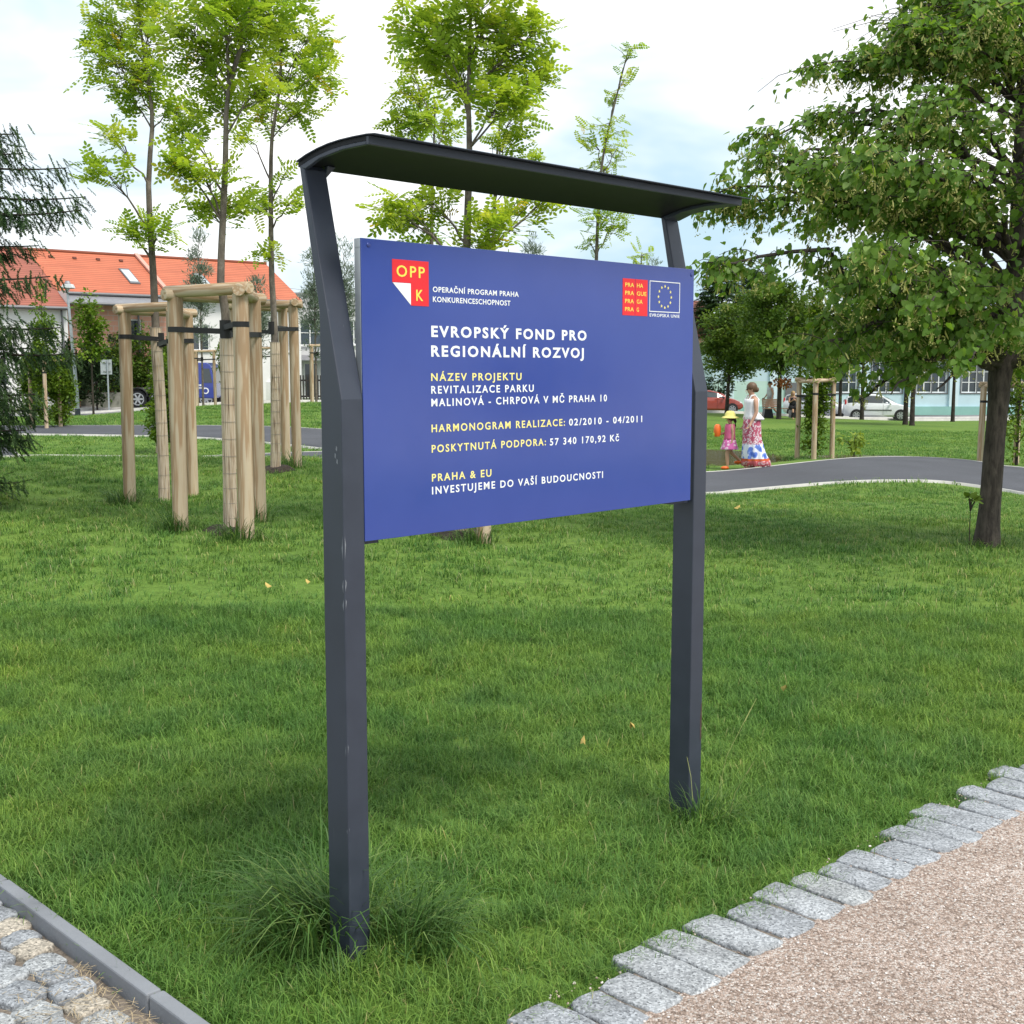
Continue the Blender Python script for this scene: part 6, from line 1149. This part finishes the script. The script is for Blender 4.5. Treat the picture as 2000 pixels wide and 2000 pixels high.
b = MB(); b.ball((.012, 0, .985), (.085, .08, .08), 0, 14, 9); b.tube([(.07, 0, .96), (.105, 0, .90), (.10, 0, .82), (.085, 0, .76)], [.035, .028, .022, .012], 8); b.build('hair', M_HAIRD, root, smooth=70)
cloth('sun_hat', [(0, 0, .012, .012, 1.10), (0, 0, .06, .06, 1.092), (0, 0, .092, .09, 1.05), (0, 0, .098, .096, 1.0), (0, 0, .14, .135, .985), (0, 0, .165, .16, .965)], M_YELLOW, root, fold=.05, folds=5)
cloth('top', [(.0, 0, .072, .10, .855), (.0, 0, .09, .115, .80), (0, 0, .09, .11, .70), (.0, 0, .098, .115, .60), (0, 0, .105, .12, .56)], M_PINK, root, fold=.03)
cloth('skirt', [(0, 0, .10, .115, .575), (0, 0, .12, .13, .50), (.0, 0, .155, .155, .40), (.0, 0, .165, .16, .375)], M_PINKW, root, fold=.08)
for x, y, z, rz in ((-.10, -.055, .03, 0), (.195, .055, .125, 0)): b = MB(); b.ball((x, y, z), (.085, .042, .036), 0, 12, 8); b.build('shoe', M_ORANGE, root, smooth=60)
b = MB(); b.tube([(-.235, .05, .62), (-.235, .05, .66), (-.23, .05, .74), (-.225, .05, .82), (-.225, .05, .85)], [.05, .068, .07, .062, .03], 12); wg = b.build('toy_water_bottle', M_ORANGE, smooth=60); wg.location = tuple(p); wg.rotation_euler = (0, 0, R(8)); tag(wg, 'orange toy bottle with lime spot held out by the small child', 'toy'); b = MB(); b.ball((-.29, .045, .665), (.022, .03, .03), 0, 8, 6); b.build('lime_spot', mat('lime_plastic', (.55, .70, .08), .4), wg, smooth=60)
# seated woman
p = onground(1548, 815, 58.6); root = empty('person', tuple(p + (0, 0, 0)), R(0), 'blonde woman in black top sitting on the far end of the bench', 'person')
J = dict(pelvis=(0, .05, .56), waist=(0, .04, .74), chest=(0, .03, .93), neckb=(0, .02, 1.07), neck=(0, 0, 1.12), head=(0, -.02, 1.21), crown=(0, -.01, 1.27), Lsh=(-.165, .02, 1.02), Lel=(-.20, -.06, .78), Lwr=(-.08, -.22, .88), Rsh=(.165, .02, 1.02), Rel=(.2, -.08, .78), Rwr=(.06, -.24, .90), Lhip=(-.09, 0, .54), Lkn=(-.09, -.42, .52), Lan=(-.08, -.42, .09), Ltoe=(-.08, -.56, .03), Rhip=(.09, 0, .54), Rkn=(.09, -.42, .52), Ran=(.1, -.40, .09), Rtoe=(.1, -.54, .03), side=(0, 0, 1))
bd = body(root, J, 1.0, torso=(.12, .105, .12, .12)); face(bd, (0, -.02, 1.205), (0, -1, 0)); b = MB(); b.ball((0, .025, 1.245), (.105, .105, .10), 0, 14, 9); b.ball((0, .07, 1.12), (.11, .06, .13), 0, 12, 8); b.build('hair', M_HAIRL, root, smooth=70)
cloth('top', [(0, .03, .16, .125, 1.03), (0, .035, .165, .135, .92), (0, .045, .15, .13, .76), (0, .05, .165, .15, .58)], M_BCL, root, n=20); tr_ = MB()
for sg in (-1, 1): tr_.tube([(sg * .09, .06, .55), (sg * .09, -.2, .55), (sg * .09, -.43, .52), (sg * .09, -.425, .3), (sg * .09, -.42, .12)], [.115, .105, .085, .075, .065], 12)
tr_.build('trousers', M_BCL, root, smooth=60)
# man walking behind the trunk
p = onground(1512, 819, 58.8); root = empty('person', tuple(p + (0, 1.0, .0)), R(0), 'man in pale shirt and grey shorts striding behind the linden trunk', 'person')
J = dict(pelvis=(0, 0, .93), waist=(0, 0, 1.08), chest=(-.01, 0, 1.30), neckb=(-.02, 0, 1.46), neck=(-.03, 0, 1.50), head=(-.05, 0, 1.61), crown=(-.04, 0, 1.67), Lsh=(0, -.19, 1.41), Lel=(.1, -.23, 1.15), Lwr=(.02, -.24, .92), Rsh=(0, .19, 1.41), Rel=(-.08, .23, 1.15), Rwr=(-.22, .22, .96), Lhip=(0, -.09, .89), Lkn=(-.22, -.09, .50), Lan=(-.36, -.09, .09), Ltoe=(-.50, -.09, .05), Rhip=(0, .09, .89), Rkn=(.16, .09, .48), Ran=(.42, .09, .16), Rtoe=(.32, .09, .04), side=(-1, 0, 0))
bd = body(root, J, 1.05); face(bd, (-.055, 0, 1.60), (-1, 0, 0), 1.05); b = MB(); b.ball((-.02, 0, 1.655), (.108, .095, .09), 0, 14, 9); b.build('hair', M_HAIRD, root, smooth=70)
cloth('shirt', [(0, 0, .13, .20, 1.45), (0, 0, .155, .205, 1.30), (0, 0, .15, .18, 1.10), (0, 0, .155, .175, .92)], M_SHIRT, root, n=22); tr_ = MB()
for sg, kn in ((-1, (-.22, -.09, .50)), (1, (.16, .09, .48))): tr_.tube([(0, sg * .085, .95), (kn[0] * .5, sg * .09, .72), (kn[0] * 1.0, sg * .09, .47)], [.125, .115, .10], 12)
tr_.build('shorts', M_GREYCL, root, smooth=60)
